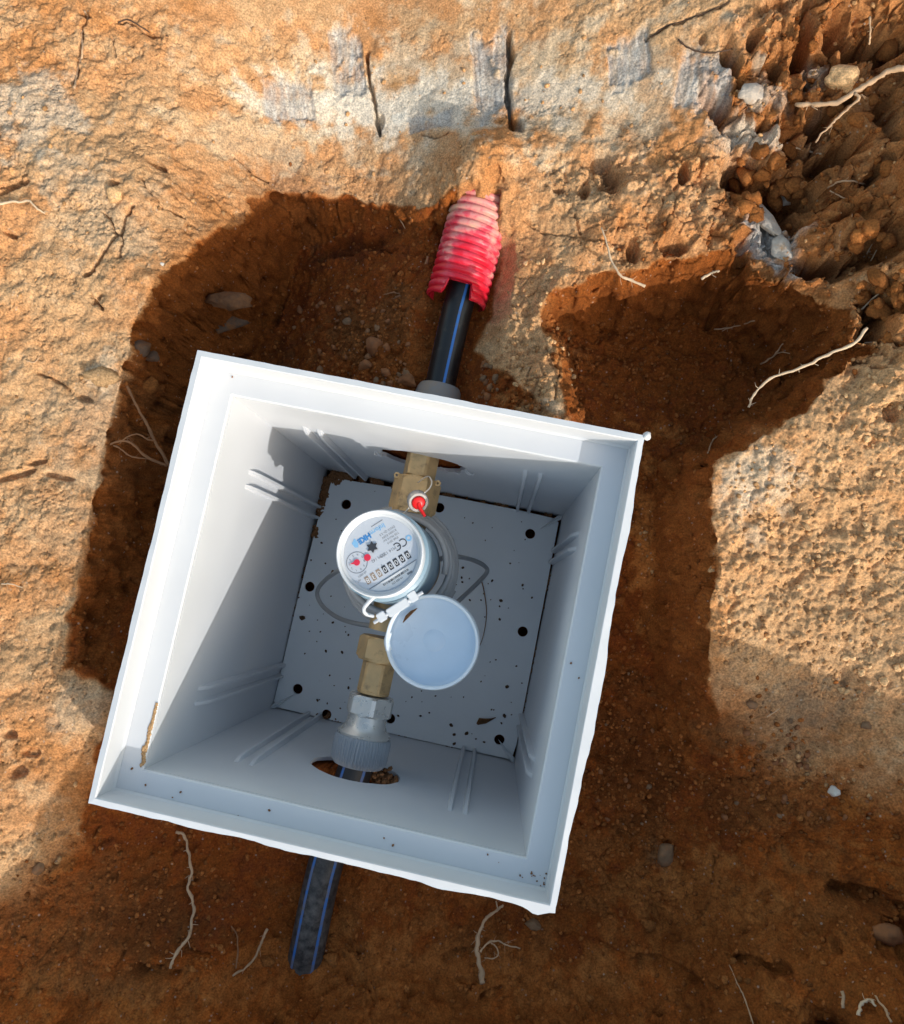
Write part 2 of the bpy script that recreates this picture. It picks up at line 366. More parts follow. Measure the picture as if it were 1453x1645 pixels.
Z = Z + near2 * pitmask * (blocks(Xn + wx * .5, Yn + wy * .5, .021, 288) * .16 + cb(Xn + wx * .5, Yn + wy * .5, .016, 290, .3, flat=.5) * .5 + cb(Xn, Yn, .0065, 300, .5) * .5 + cb(Xn, Yn, .0036, 310, .5) * .5 + fbm(Xn, Yn, 34, 5, 320, .6) * .0045)
hair = (1 - sst(.0, .035, np.abs(pn(X * 38 + wx * 900, Y * 38 + wy * 900, 340)))) * sst(.05, .35, fbm(X, Y, 22, 3, 345)) + (1 - sst(.0, .05, np.abs(pn(X * 85 + wx * 900, Y * 85 + wy * 900, 350)))) * sst(.1, .4, fbm(X, Y, 30, 3, 355))
Z = Z - near2 * clay * np.clip(hair, 0, 1) * .0022
Z = Z + near2 * fbm(Xn, Yn, 420, 2, 330) * .00042

HOLES = [  # px,py,rx,ry,rot,depth : hollows and dents in the bank
 (965,262,34,20,-10,.020),(985,290,20,32,0,.022),(940,300,12,22,0,.012),(1100,275,9,22,-8,.016),(1182,92,14,44,20,.034),(1153,165,16,40,36,.034),(1200,268,40,30,0,.040),(1258,288,36,30,0,.036),
 (1020,395,10,24,0,.012),(1085,395,22,16,0,.014),(1195,420,12,50,0,.016),(1325,185,30,46,10,.034),(1405,72,58,20,0,.045),(1290,60,18,48,0,.03),(1350,235,52,22,20,.032),(1440,175,20,60,0,.035),(1385,335,34,20,0,.026),(1345,55,20,24,0,.026),(1425,262,26,28,0,.030),(1290,225,30,26,0,.034),(1350,420,60,24,-20,.030),(1275,330,22,40,30,.026),(1412,490,30,46,10,.034),(1300,285,40,24,-20,.03),(1440,370,26,40,0,.03),(1370,150,18,16,0,.024),(1300,130,16,18,0,.02),(1400,400,20,16,0,.02),(1210,60,10,16,0,.014),(1250,110,12,14,0,.018),(1225,200,12,10,0,.014),
 (250,262,16,9,-25,.012),(186,296,12,8,0,.008),(30,762,34,7,18,.006),(62,742,20,6,10,.006),(135,640,18,6,-20,.006),(20,300,30,9,30,.010),(15,1180,14,12,0,.008),(25,1240,18,14,0,.008),(45,1210,14,9,0,.006),(15,375,14,6,-30,.007),(155,480,6,14,-40,.008),(140,440,8,6,0,.010),(95,765,24,5,-12,.005),
 (1395,1445,55,14,-8,.014),(1430,1520,26,12,0,.012),(1060,1490,26,24,0,.008),(1080,1560,60,7,4,.007),(1230,1570,32,7,6,.008),(790,1610,24,8,20,.008),(250,1565,36,9,-14,.009),(430,1560,26,8,-10,.008),(900,300,10,6,0,.006),(1130,60,6,10,0,.006),
 (560,395,70,16,-4,.012),(440,470,14,60,4,.012),(215,660,26,40,0,.012),(210,600,20,14,0,.012),(740,1535,30,8,10,.006),(1130,935,10,14,0,.008),(1140,890,7,10,0,.008),(1440,660,14,14,0,.012),(610,195,9,14,0,.01),(826,200,14,18,0,.012),
]
for i, (px, py, rx, ry, rot, dep) in enumerate(HOLES):
    if px > 1140 and py < 520: dep *= 1.45
    W_, o_ = blob(px, py, rx, ry, rot, warp=.4, soft=.75 if dep > .018 else .4, win=True); Z[W_] -= near[W_] * o_ * dep

CRACKS = [  # polyline in px, width px, depth
 ([(818,55),(820,90),(814,130),(818,165),(822,200),(838,208)],7,.016),([(590,85),(592,125),(598,150),(604,185),(610,215)],6,.012),
 ([(213,330),(206,345),(198,355),(195,372),(175,392),(158,415),(150,432),(138,442)],5,.010),([(165,335),(178,352),(186,375)],3,.006),([(195,372),(198,390),(190,415)],3,.005),([(145,472),(165,495)],4,.008),
 ([(130,20),(141,30),(132,52),(126,100),(118,132)],5,.007),([(185,35),(205,32),(230,45),(255,58)],4,.006),([(225,285),(240,310),(262,335)],2.5,.004),([(270,335),(300,350)],4,.006),
 ([(680,215),(700,222),(720,212)],4,.006),([(1040,60),(1075,40),(1130,20),(1170,4)],4,.006),([(60,600),(80,605),(110,625)],3,.004),([(0,300),(30,290),(40,280)],5,.008),([(880,560),(900,600),(890,640)],3,.004),
 ([(840,355),(870,370),(960,385),(1010,385)],2.5,.004),([(180,60),(185,90)],2.5,.003),([(600,395),(640,400)],3,.005),([(300,1520),(340,1540)],3,.004),([(1150,1380),(1145,1420)],3,.004),([(540,330),(548,360),(540,380)],3,.006),
 ([(430,300),(432,345)],5,.008),([(925,345),(935,372)],3,.005),
]
def ground_pt0(px, py):
    d = .05
    for _ in range(5):
        p = at(px, py, d); d = -float(base_z(np.array([p[0]]), np.array([p[1]]))[0])
    return at(px, py, d)
cwx = fbm(X, Y, 90, 3, 400) * .0016; cwy = fbm(X, Y, 90, 3, 410) * .0016
for pl, wd, dep in CRACKS:
    P = [ground_pt0(*p) for p in pl]
    pm = np.mean([p[:2] for p in P], 0); W_ = window(pm[0], pm[1], max(np.hypot(*(p[:2] - pm)) for p in P) + .012)
    D = np.full_like(X[W_], 9.); Xc, Yc = (X + cwx)[W_], (Y + cwy)[W_]
    for a, b in zip(P[:-1], P[1:]):
        ax, ay = a[0], a[1]; bx, by = b[0] - ax, b[1] - ay; L = bx * bx + by * by + 1e-12
        t = np.clip(((Xc - ax) * bx + (Yc - ay) * by) / L, 0, 1)
        D = np.minimum(D, np.hypot(Xc - ax - t * bx, Yc - ay - t * by))
    hw = wd * .5 / 2150
    Z[W_] -= near[W_] * (1 - sst(hw * .55, hw * 1.5, D)) * dep

# spade cuts: flat, slightly sunk facets with fine vertical scoring
SPADE = [(790,125,34,80,3,.004),(558,100,30,48,4,.003),(465,165,42,34,6,.003),(1010,95,36,40,6,.003),(1135,120,46,48,-8,.003),(690,195,40,18,0,.002),(1235,375,26,60,34,.0)]
spade = np.zeros_like(X)
for i, (px, py, rx, ry, rot, dep) in enumerate(SPADE):
    p = ground_pt0(px, py); k = (CAM_P[2] - p[2]) / FPX
    dx = (X - p[0]) * IMG_R[0] + (Y - p[1]) * IMG_R[1]; dy = (X - p[0]) * IMG_U[0] + (Y - p[1]) * IMG_U[1]
    c, s_ = math.cos(R(rot)), math.sin(R(rot)); qx = (dx * c + dy * s_) / (rx * k); qy = (-dx * s_ + dy * c) / (ry * k)
    m_ = (1 - sst(.86, 1.04, np.abs(qx) + .12 * WARP)) * (1 - sst(.65, 1.12, np.abs(qy) + .45 * WARP))
    m_ = m_ * sst(-.95, -.5, fbm(X, Y, 60, 4, 430 + i))
    sm = m_ * .75
    spade = np.maximum(spade, m_)
    Z = Z - dep * m_ + m_ * pn(qx * 9 + 2 * i, qy * .6, 440 + i) * .0007

# --- room for the box, the pipes and the conduit
BX = np.maximum(np.abs(X), np.abs(Y))
Z = np.where(BX < .158, np.minimum(Z, -.034 - .0 * BX), Z)
Z = np.where(BX < .133, -.372, Z)
def keep_below(cx, hw, y0, y1, z0, z1, soft):
    global Z
    t = np.clip((Y - y0) / (y1 - y0), 0, 1); zc = z0 + (z1 - z0) * t
    lat = np.maximum(np.abs(X - cx) - hw, 0); lon = np.maximum(np.maximum(y0 - Y, Y - y1), 0)
    lim = zc + (np.hypot(lat, lon * 1.5) / (soft * .85)) ** 2 * .05 + fbm(X, Y, 120, 3, 500) * .002
    Z = np.where(lim < Z, Z * .12 + lim * .88, Z)
keep_below(-.003, .010, .14, .262, -.150, -.140, .05)
keep_below(.0015, .012, .255, .300, -.140, -.134, .045)
keep_below(-.0148, .012, -.268, -.14, -.166, -.158, .06)

# --- colour of the soil (albedo), shade of pit and low ground painted in
def lerp3(c, m, col): return c + m[..., None] * (np.array(col) - c)
n1 = fbm(Xn, Yn, 9, 5, 600); n2 = fbm(Xn, Yn, 30, 5, 610, .6); n3 = fbm(Xn, Yn, 120, 4, 620, .6)
Cc = np.ones(X.shape + (3,)) * np.array((.57, .290, .128))
Cc = lerp3(Cc, sst(-.15, .55, n1 + .5 * n2) * .75, (.55, .335, .172))
Cc = lerp3(Cc, sst(.15, .6, n2 + .4 * n3) * .6, (.60, .375, .20))
Cc = lerp3(Cc, sst(.2, .7, -n1 - .4 * n2) * .6, (.48, .20, .062))
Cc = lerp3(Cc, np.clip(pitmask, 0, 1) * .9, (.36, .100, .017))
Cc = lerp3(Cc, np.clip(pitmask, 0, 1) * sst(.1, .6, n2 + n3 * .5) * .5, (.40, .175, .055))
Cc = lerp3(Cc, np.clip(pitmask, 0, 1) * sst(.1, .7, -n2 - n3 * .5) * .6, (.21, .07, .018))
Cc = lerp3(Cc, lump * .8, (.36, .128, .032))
Cc = lerp3(Cc, np.clip(crumb - pitmask * .8, 0, 1) * .7, (.68, .40, .195))
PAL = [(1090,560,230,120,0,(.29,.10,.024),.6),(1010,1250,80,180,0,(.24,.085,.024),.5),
 (700,150,330,110,-3,(0.660,0.539,0.396),.85),(640,165,190,50,-6,(0.814,0.745,0.640),.95),(520,180,120,30,5,(0.814,0.745,0.640),.8),(900,170,120,90,0,(0.638,0.495,0.341),.8),(1000,150,150,110,0,(0.638,0.506,0.363),.7),(40,190,100,90,0,(0.572,0.506,0.418),.8),(110,270,60,40,0,(0.572,0.495,0.396),.5),(400,220,130,40,10,(0.627,0.495,0.341),.7),
 (165,350,80,110,0,(0.594,0.440,0.297),.7),(1200,790,60,70,0,(0.682,0.605,0.495),.85),(1260,760,40,40,0,(0.704,0.627,0.517),.6),(1300,900,200,200,0,(0.572,0.363,0.198),.6),(1250,370,34,70,35,(0.682,0.660,0.627),.95),(1210,220,70,20,-25,(0.660,0.605,0.517),.8),(1165,205,36,36,0,(0.638,0.572,0.484),.6),(1240,150,40,30,0,(0.616,0.550,0.462),.6),(1310,130,26,40,0,(0.480,0.400,0.310),.6),(640,190,20,10,0,(0.860,0.858,0.792),.9),(700,50,60,20,0,(0.500,0.330,0.180),.5),
 (150,680,100,110,0,(0.583,0.418,0.275),.6),(80,850,90,90,0,(0.572,0.396,0.242),.5),(130,1130,50,40,0,(0.583,0.440,0.308),.6),(160,600,36,36,0,(0.682,0.528,0.374),.8),(635,135,36,22,20,(0.460,0.230,0.085),.9),(800,165,26,20,0,(0.660,0.616,0.550),.5),(870,560,70,100,0,(0.500,0.290,0.145),.6),(880,655,40,22,0,(0.638,0.528,0.407),.6),
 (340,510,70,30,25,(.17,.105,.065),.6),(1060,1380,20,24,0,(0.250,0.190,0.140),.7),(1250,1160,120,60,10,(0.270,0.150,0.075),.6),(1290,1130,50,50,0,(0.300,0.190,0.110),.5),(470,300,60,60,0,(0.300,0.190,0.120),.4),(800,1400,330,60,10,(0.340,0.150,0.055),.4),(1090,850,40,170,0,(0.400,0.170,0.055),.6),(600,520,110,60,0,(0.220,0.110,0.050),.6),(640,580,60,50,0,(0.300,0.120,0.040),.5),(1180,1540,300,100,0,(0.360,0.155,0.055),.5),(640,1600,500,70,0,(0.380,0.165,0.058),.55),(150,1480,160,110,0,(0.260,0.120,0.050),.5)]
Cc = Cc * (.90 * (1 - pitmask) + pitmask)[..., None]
Cc = lerp3(Cc, HMC * .7, (.205, .060, .012))  # hole darkened again by colour, for its shade
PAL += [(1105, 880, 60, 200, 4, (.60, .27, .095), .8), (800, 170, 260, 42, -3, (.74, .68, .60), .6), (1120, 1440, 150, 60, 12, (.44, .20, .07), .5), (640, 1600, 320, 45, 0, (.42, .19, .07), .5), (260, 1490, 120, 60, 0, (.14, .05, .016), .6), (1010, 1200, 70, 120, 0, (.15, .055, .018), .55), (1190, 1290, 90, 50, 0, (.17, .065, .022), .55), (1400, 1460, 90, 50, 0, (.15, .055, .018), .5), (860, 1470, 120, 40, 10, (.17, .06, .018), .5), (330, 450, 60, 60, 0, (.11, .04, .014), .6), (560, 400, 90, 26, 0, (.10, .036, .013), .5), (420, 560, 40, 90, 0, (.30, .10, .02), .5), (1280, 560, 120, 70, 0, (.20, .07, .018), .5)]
for i, (px, py, rx, ry, rot, col, k) in enumerate(PAL):
    if col[0] > .5: col = (col[0] * .86, col[1] * .82, col[2] * .76); k *= .85
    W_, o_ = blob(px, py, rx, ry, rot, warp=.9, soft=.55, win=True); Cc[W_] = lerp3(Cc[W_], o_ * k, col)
Cc = Cc * (1 - np.clip(pitmask, 0, 1)[..., None] * np.array((.14, .30, .50)))     # subsoil reddened, with the shade painted into its colour
Cc = lerp3(Cc, spade * (.50 + .34 * np.clip(pn(A_ * 330, B_ * 25, 640) + .4, 0, 1)), (.36, .34, .32))
Cc = lerp3(Cc, spade * sst(.25, .6, fbm(A_ * 5, B_, 40, 3, 650)) * .5, (.60, .57, .52))
Cc = np.clip(Cc * (1 + .12 * n3 + .09 * fbm(X, Y, 230, 3, 670, .7) + .07 * fbm(X, Y, 500, 2, 660))[..., None], .01, .9)

def grid_mesh(name, X, Y, Z, C):
    nb, na = X.shape; me = bpy.data.meshes.new(name)
    co = np.stack([X, Y, Z], -1).reshape(-1, 3).astype(np.float32)
    i = np.arange(nb * na).reshape(nb, na)
    q = np.stack([i[:-1, :-1], i[:-1, 1:], i[1:, 1:], i[1:, :-1]], -1).reshape(-1, 4).astype(np.int32)
    me.vertices.add(len(co)); me.vertices.foreach_set('co', co.ravel())
    me.loops.add(q.size); me.loops.foreach_set('vertex_index', q.ravel())
    me.polygons.add(len(q)); me.polygons.foreach_set('loop_start', np.arange(0, q.size, 4, dtype=np.int32))
    me.polygons.foreach_set('use_smooth', np.ones(len(q), dtype=bool))
    me.update(calc_edges=True)
    at_ = me.attributes.new('soil_colour', 'FLOAT_COLOR', 'POINT')
    at_.data.foreach_set('color', np.concatenate([C.reshape(-1, 3), np.ones((len(co), 1))], 1).astype(np.float32).ravel())
    return me

def soil_material(name, attr=True, col=(.36, .17, .065)):
    m = bpy.data.materials.new(name); m.use_nodes = True; nt = m.node_tree; b = nt.nodes['Principled BSDF']
    b.inputs['Roughness'].default_value = .95; b.inputs['Specular IOR Level'].default_value = .15
    geo = node(nt, 'ShaderNodeNewGeometry')
    if attr:
        a = node(nt, 'ShaderNodeAttribute'); a.attribute_name = 'soil_colour'; src = a.outputs['Color']
    else:
        oi = node(nt, 'ShaderNodeObjectInfo'); mr = node(nt, 'ShaderNodeMapRange'); mr.inputs[3].default_value = .7; mr.inputs[4].default_value = 1.45
        nt.links.new(oi.outputs['Random'], mr.inputs[0])
        sc = node(nt, 'ShaderNodeVectorMath', operation='SCALE'); sc.inputs[0].default_value = col
        nt.links.new(mr.outputs[0], sc.inputs['Scale']); src = sc.outputs[0]
    n = node(nt, 'ShaderNodeTexNoise'); n.inputs['Scale'].default_value = 700; n.inputs['Detail'].default_value = 3
    nt.links.new(geo.outputs['Position'], n.inputs['Vector'])
    mr = node(nt, 'ShaderNodeMapRange'); mr.inputs[1].default_value = .3; mr.inputs[2].default_value = .7; mr.inputs[3].default_value = .62; mr.inputs[4].default_value = 1.38
    nt.links.new(n.outputs[0], mr.inputs[0])
    s2 = node(nt, 'ShaderNodeVectorMath', operation='SCALE'); nt.links.new(src, s2.inputs[0]); nt.links.new(mr.outputs[0], s2.inputs['Scale'])
    # sparse pale and dark grit
    vo = node(nt, 'ShaderNodeTexVoronoi'); vo.inputs['Scale'].default_value = 330; nt.links.new(geo.outputs['Position'], vo.inputs['Vector'])
    sp = node(nt, 'ShaderNodeSeparateColor'); nt.links.new(vo.outputs['Color'], sp.inputs[0])
    g1 = node(nt, 'ShaderNodeMath', operation='GREATER_THAN'); g1.inputs[1].default_value = .93; nt.links.new(sp.outputs[0], g1.inputs[0])
    g2 = node(nt, 'ShaderNodeMath', operation='LESS_THAN'); g2.inputs[1].default_value = .28; nt.links.new(vo.outputs['Distance'], g2.inputs[0])
    g3 = node(nt, 'ShaderNodeMath', operation='MULTIPLY'); nt.links.new(g1.outputs[0], g3.inputs[0]); nt.links.new(g2.outputs[0], g3.inputs[1])
    g4 = node(nt, 'ShaderNodeMath', operation='MULTIPLY'); g4.inputs[1].default_value = .4; nt.links.new(g3.outputs[0], g4.inputs[0])
    rp = node(nt, 'ShaderNodeValToRGB'); rp.color_ramp.elements[0].color = (.13, .07, .04, 1); rp.color_ramp.elements[1].color = (.62, .55, .46, 1)
    nt.links.new(sp.outputs[1], rp.inputs[0])
    mxn = node(nt, 'ShaderNodeMix', data_type='RGBA'); nt.links.new(g4.outputs[0], mxn.inputs[0]); nt.links.new(s2.outputs[0], mxn.inputs[6]); nt.links.new(rp.outputs[0], mxn.inputs[7])
    nt.links.new(mxn.outputs[2], b.inputs['Base Color'])
    n2 = node(nt, 'ShaderNodeTexNoise'); n2.inputs['Scale'].default_value = 900; n2.inputs['Detail'].default_value = 5; n2.inputs['Roughness'].default_value = .65
    nt.links.new(geo.outputs['Position'], n2.inputs['Vector'])
    bp = node(nt, 'ShaderNodeBump'); bp.inputs['Strength'].default_value = .65; bp.inputs['Distance'].default_value = .0012
    nt.links.new(n2.outputs[0], bp.inputs['Height']); nt.links.new(bp.outputs[0], b.inputs['Normal'])
    return m
SOIL = soil_material('soil')
CLOD = soil_material('clod_soil', False, (.27, .098, .026))
CLODP = soil_material('pale_clod_soil', False, (.58, .36, .18))

# steep faces get their relief along the normal, from noise in space
_ga, _gb = GA0, GB0; st_ = steep * (BX > .165) * (1 - .6 * spade); si = np.nonzero(st_ > .02)
px_, py_, pz_ = X[si], Y[si], Z[si]; k_ = st_[si]
q_ = fbm3(px_, py_, pz_, 42, 4, 900, .55) * .0050 + fbm3(px_, py_, pz_, 190, 3, 920, .6) * .0016 - np.maximum(fbm3(px_, py_, pz_, 75, 2, 940) - .25, 0) * .012
nx_ = -_ga[si] * IMG_R[0] - _gb[si] * IMG_U[0]; ny_ = -_ga[si] * IMG_R[1] - _gb[si] * IMG_U[1]; nl_ = np.sqrt(nx_ ** 2 + ny_ ** 2 + 1)
SX = np.zeros_like(X); SY = np.zeros_like(X); SX[si] = nx_ / nl_ * q_ * k_; SY[si] = ny_ / nl_ * q_ * k_; Z[si] += q_ * k_ / nl_
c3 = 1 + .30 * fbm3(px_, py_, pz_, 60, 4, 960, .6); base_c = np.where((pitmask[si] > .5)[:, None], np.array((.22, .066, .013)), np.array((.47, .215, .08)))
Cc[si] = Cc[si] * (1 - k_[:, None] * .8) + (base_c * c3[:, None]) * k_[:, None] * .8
# push the crumbly bank sideways too, so its lumps overhang a little
hx = near * lump * fbm(X, Y, 80, 3, 700) * .005; hy = near * lump * fbm(X, Y, 80, 3, 710) * .005
ok = BX > .16
Xg = X + hx * ok + SX; Yg = Y + hy * ok + SY
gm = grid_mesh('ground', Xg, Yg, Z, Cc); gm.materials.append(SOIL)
ground = link('ground', gm); tag(ground, kind='structure', label='orange brown soil of the dug pit and its banks')

def gz(x, y):
    a = (x - C0[0]) * IMG_R[0] + (y - C0[1]) * IMG_R[1]; b = (x - C0[0]) * IMG_U[0] + (y - C0[1]) * IMG_U[1]
    i = min(max(int(np.searchsorted(GA, a)), 1), NA - 2); j = min(max(int(np.searchsorted(GB, b)), 1), NB - 2)
    return float(Z[j, i])
def on_ground(px, py, lift=0.0):
    d = .06
    for _ in range(9):
        p = at(px, py, d); d = .5 * d + .5 * -(gz(p[0], p[1]) + lift)
    return Vector(at(px, py, d))

# ------------------------------------------------------------------ METER BOX
PLASTIC = mat('grey_white_plastic', (.60, .62, .655), .42, var=.03, vscale=12, bump=.12, bscale=90, bdist=.0004)
PLATE = mat('floor_plate_plastic', (.77, .80, .82), .42, var=.04, vscale=15, bump=.1, bscale=120, dirt=(.30, .20, .12), dscale=30, dlo=.68, dhi=.9)
D1, D2, HL, HO, HF = .0229, .330, .1448, .1285, .1270
box = thing('meter_box', 'square grey white plastic meter box sunk in the pit, its lid off', 'meter box')
def edge_noise(s, side):
    """flash left on the outer edge of the rim, stronger on the right and bottom sides"""
    amp = {0: .0004, 1: .0012, 2: .0009, 3: .0007}[side]
    n = mnoise.noise(Vector((s * 31, side * 9.1, 0))) * (.4 + abs(mnoise.noise(Vector((s * 9, side * 4.1, 7)))) * 2.2) + .5 * mnoise.noise(Vector((s * 140, side * 3.3, 4)))
    v = amp * n
    if side == 1: v += .0030 * math.exp(-((s - .02) / .05) ** 2) + .0016 * math.exp(-((s + .09) / .02) ** 2)
    if side == 2: v += .0035 * math.exp(-((s + .139) / .006) ** 2) + .0012 * math.exp(-((s + .08) / .012) ** 2)
    return v
def ring_pts(h, n, z, noise=0, zn=0):
    out = []
    for side in range(4):
        for i in range(n):
            t = -h + 2 * h * i / n
            e = noise * edge_noise(t, side); zz = z + zn * .0006 * mnoise.noise(Vector((t * 60, side * 5, 2)))
            if side == 0: out.append((t, h + e, zz))
            elif side == 1: out.append((h + e, -t, zz))
            elif side == 2: out.append((-t, -h - e, zz))
            else: out.append((-h - e, t, zz))
    return out
def ring_mesh(name, rings, m, n, parent, close=False, smooth=False):
    bm = bmesh.new(); V = [[bm.verts.new(p) for p in r] for r in rings]; L = 4 * n
    for a, b in zip(V[:-1], V[1:]):
        for i in range(L): bm.faces.new((a[i], a[(i + 1) % L], b[(i + 1) % L], b[i]))
    return bm_obj(name, bm, m, parent, smooth)
NS = 90
rim = ring_mesh('rim', [ring_pts(.1485, NS, -.034), ring_pts(.1485, NS, -.005), ring_pts(.1498, NS, -.0022, 1, 1), ring_pts(.1500, NS, 0, 1, 1), ring_pts(.1462, NS, .0004, 0, .5), ring_pts(.1455, NS, -.0004), ring_pts(.14505, NS, -D1 + .0026), ring_pts(.1438, NS, -D1)], PLASTIC, NS, box)
ring_mesh('ledge', [ring_pts(.1482, 8, -.0338), ring_pts(.1482, 8, -D1 - .0002), ring_pts(.1296, 8, -D1 - .0002), ring_pts(.1286, 8, -D1 - .0012), ring_pts(.1286, 8, -D1 - .004), ring_pts(.1330, 8, -.0338)], PLASTIC, 8, box)

def bool_cut(o, cutters):
    dg = bpy.context.evaluated_depsgraph_get()
    for c in cutters:
        md = o.modifiers.new('cut', 'BOOLEAN'); md.operation = 'DIFFERENCE'; md.object = c; md.solver = 'EXACT'
    bpy.context.view_layer.update(); dg = bpy.context.evaluated_depsgraph_get()
    me = bpy.data.meshes.new_from_object(o.evaluated_get(dg))
    o.modifiers.clear(); old = o.data; o.data = me; bpy.data.meshes.remove(old)
    for c in cutters:
        cm = c.data; bpy.data.objects.remove(c); bpy.data.meshes.remove(cm)
def jag_cutter(cx, cz, rx, rz, y0, y1, seed, jag=.10):
    bm = bmesh.new(); n = 54; A = []; B = []
    for i in range(n):
        a = 2 * math.pi * i / n
        k = 1 + jag * mnoise.noise(Vector((math.cos(a) * 2.5 + seed, math.sin(a) * 2.5, seed))) + jag * .7 * mnoise.noise(Vector((math.cos(a) * 11 + seed, math.sin(a) * 11, seed)))
        A.append(bm.verts.new((cx + rx * k * math.cos(a), y0, cz + rz * k * math.sin(a)))); B.append(bm.verts.new((cx + rx * k * math.cos(a), y1, cz + rz * k * math.sin(a))))
    bm.faces.new(A); bm.faces.new(B[::-1])
    for i in range(n): bm.faces.new((A[i], B[i], B[(i + 1) % n], A[(i + 1) % n]))
    return bm_obj('cutter', bm, None)
def rot_side(side):  # 0 top(+y) 1 right 2 bottom 3 left
    return Matrix.Rotation(-side * math.pi / 2, 4, 'Z')
TH = .003
for side in range(4):
    bm = bmesh.new(); e = .0
    zt, zb = -D1 - .0045, -D2 - .012
    def y_at(z): return HO + (HF - HO) * ((-z) - D1) / (D2 - D1)
    ins = [(-y_at(zt), y_at(zt), zt), (y_at(zt), y_at(zt), zt), (y_at(zb), y_at(zb), zb), (-y_at(zb), y_at(zb), zb)]
    A = [bm.verts.new(p) for p in ins]
    B = [bm.verts.new((p[0] * (1 + TH / .128 * (1 if True else 0)), p[1] + TH, p[2])) for p in ins]
    bm.faces.new(A); bm.faces.new(B[::-1])
    for i in range(4): bm.faces.new((A[i], B[i], B[(i + 1) % 4], A[(i + 1) % 4]))
    bmesh.ops.transform(bm, matrix=rot_side(side), verts=bm.verts)
    wall = bm_obj('side_wall', bm, PLASTIC, box)
    if side == 0: bool_cut(wall, [jag_cutter(-.006, -.150, .036, .035, .12, .14, 1.3, .09)])
    if side == 2: bool_cut(wall, [jag_cutter(-.006, -.150, .0365, .036, -.14, -.12, 5.1, .04)])
    # moulded double ribs
    for s0 in {0: (-.088, .086), 1: (-.083, .086), 2: (-.08, .082), 3: (-.088, .08)}[side]:
        for ds in (-.0058, .0058):
            bm = bmesh.new(); zs = [-.093, -.101, -.112, -.20, -D2 + .001]; hs = [.0002, .0024, .0040, .0045, .0050]; rows = []
            for z, h in zip(zs, hs):
                y = y_at(z) - .0; wv = .0024
                rows.append([bm.verts.new((s0 + ds - wv, y + .0004, z)), bm.verts.new((s0 + ds - wv * .5, y - h, z)), bm.verts.new((s0 + ds + wv * .5, y - h, z)), bm.verts.new((s0 + ds + wv, y + .0004, z))])
            for a, b in zip(rows[:-1], rows[1:]):
                for i in range(3): bm.faces.new((a[i], a[i + 1], b[i + 1], b[i]))
            bm.faces.new(rows[0]); bm.faces.new(rows[-1][::-1])
            bmesh.ops.transform(bm, matrix=rot_side(side), verts=bm.verts)
            bm_obj('rib', bm, PLASTIC, box)
# torn curls of plastic round the upper knock-out
for k, (x, z, ry) in enumerate(((-.0425, -.150, .0), (.031, -.158, .4), (.0345, -.155, -.3), (.012, -.1655, .2), (.022, -.1645, -.2))):
    bm = bmesh.new(); q = [Vector((x + .0035 * math.cos(a) * (1.2 if k else 1), HO - .002 - .0015 * math.sin(a * 2 + ry), z + .0022 * math.sin(a))) for a in np.linspace(0, 5.2 if k == 0 else 3, 12)]
    add_tube(bm, q, .0006, .0003, 6, .5); bm_obj('torn_edge', bm, PLASTIC, box, True)
# floor plate with drain holes, its upper left corner cut away
bm = bmesh.new(); pts = []
h = .1250
prof = [(-.118, .1135), (-.112, .119), (-.095, .1195), (-.05, .1215), (.02, .1235), (.08, .1238), (.121, .1225), (.1243, .119), (.1250, .05), (.1254, -.03), (.1258, -.11), (.1235, -.1255), (.05, -.1262), (-.06, -.1262), (-.122, -.1255), (-.1262, -.12), (-.1255, -.02), (-.1235, .05), (-.1225, .085), (-.119, .090)]
T = [bm.verts.new((x, y, -D2)) for x, y in prof]; Bv = [bm.verts.new((x, y, -D2 - .004)) for x, y in prof]
bm.faces.new(T[::-1]); bm.faces.new(Bv)
for i in range(len(prof)): bm.faces.new((T[i], Bv[i], Bv[(i + 1) % len(prof)], T[(i + 1) % len(prof)]))
plate = bm_obj('floor_plate', bm, PLATE, box)
cut = []
for x, y in ((-.097, .094), (.098, .102), (-.116, .002), (.110, .002), (-.105, -.103), (.108, -.109), (-.005, -.112), (-.07, -.122), (.0, .11)):
    b2 = bmesh.new(); add_lathe(b2, [(.0052, -D2 - .01), (.0052, -D2 + .01)], 28, Matrix.Translation((x, y, 0))); cut.append(bm_obj('cutter', b2, None))
bool_cut(plate, cut)
# corner creases of the plate
for sx, sy in ((1, 1), (1, -1), (-1, -1)):
    bm = bmesh.new(); a = Vector((sx * .106, sy * .108, -D2 + .0004)); b = Vector((sx * .1262, sy * .1225, -D2 + .004)); c = Vector((sx * .1225, sy * .1262, -D2 + .004)); d = Vector((sx * .1266, sy * .1266, -D2 + .010))
    v = [bm.verts.new(p) for p in (a, b, d, c)]; bm.faces.new((v[0], v[1], v[2])); bm.faces.new((v[0], v[2], v[3]))
    bm_obj('corner_gusset', bm, PLATE, box)
# ragged blob at the upper right corner of the rim
bm = bmesh.new(); bmesh.ops.create_icosphere(bm, subdivisions=2, radius=.0028)
for v in bm.verts: v.co = v.co * (1 + .35 * mnoise.noise(v.co * 400)) + Vector((.1515, .1500, -.0012))
bm_obj('moulding_flash', bm, PLASTIC, box, True)

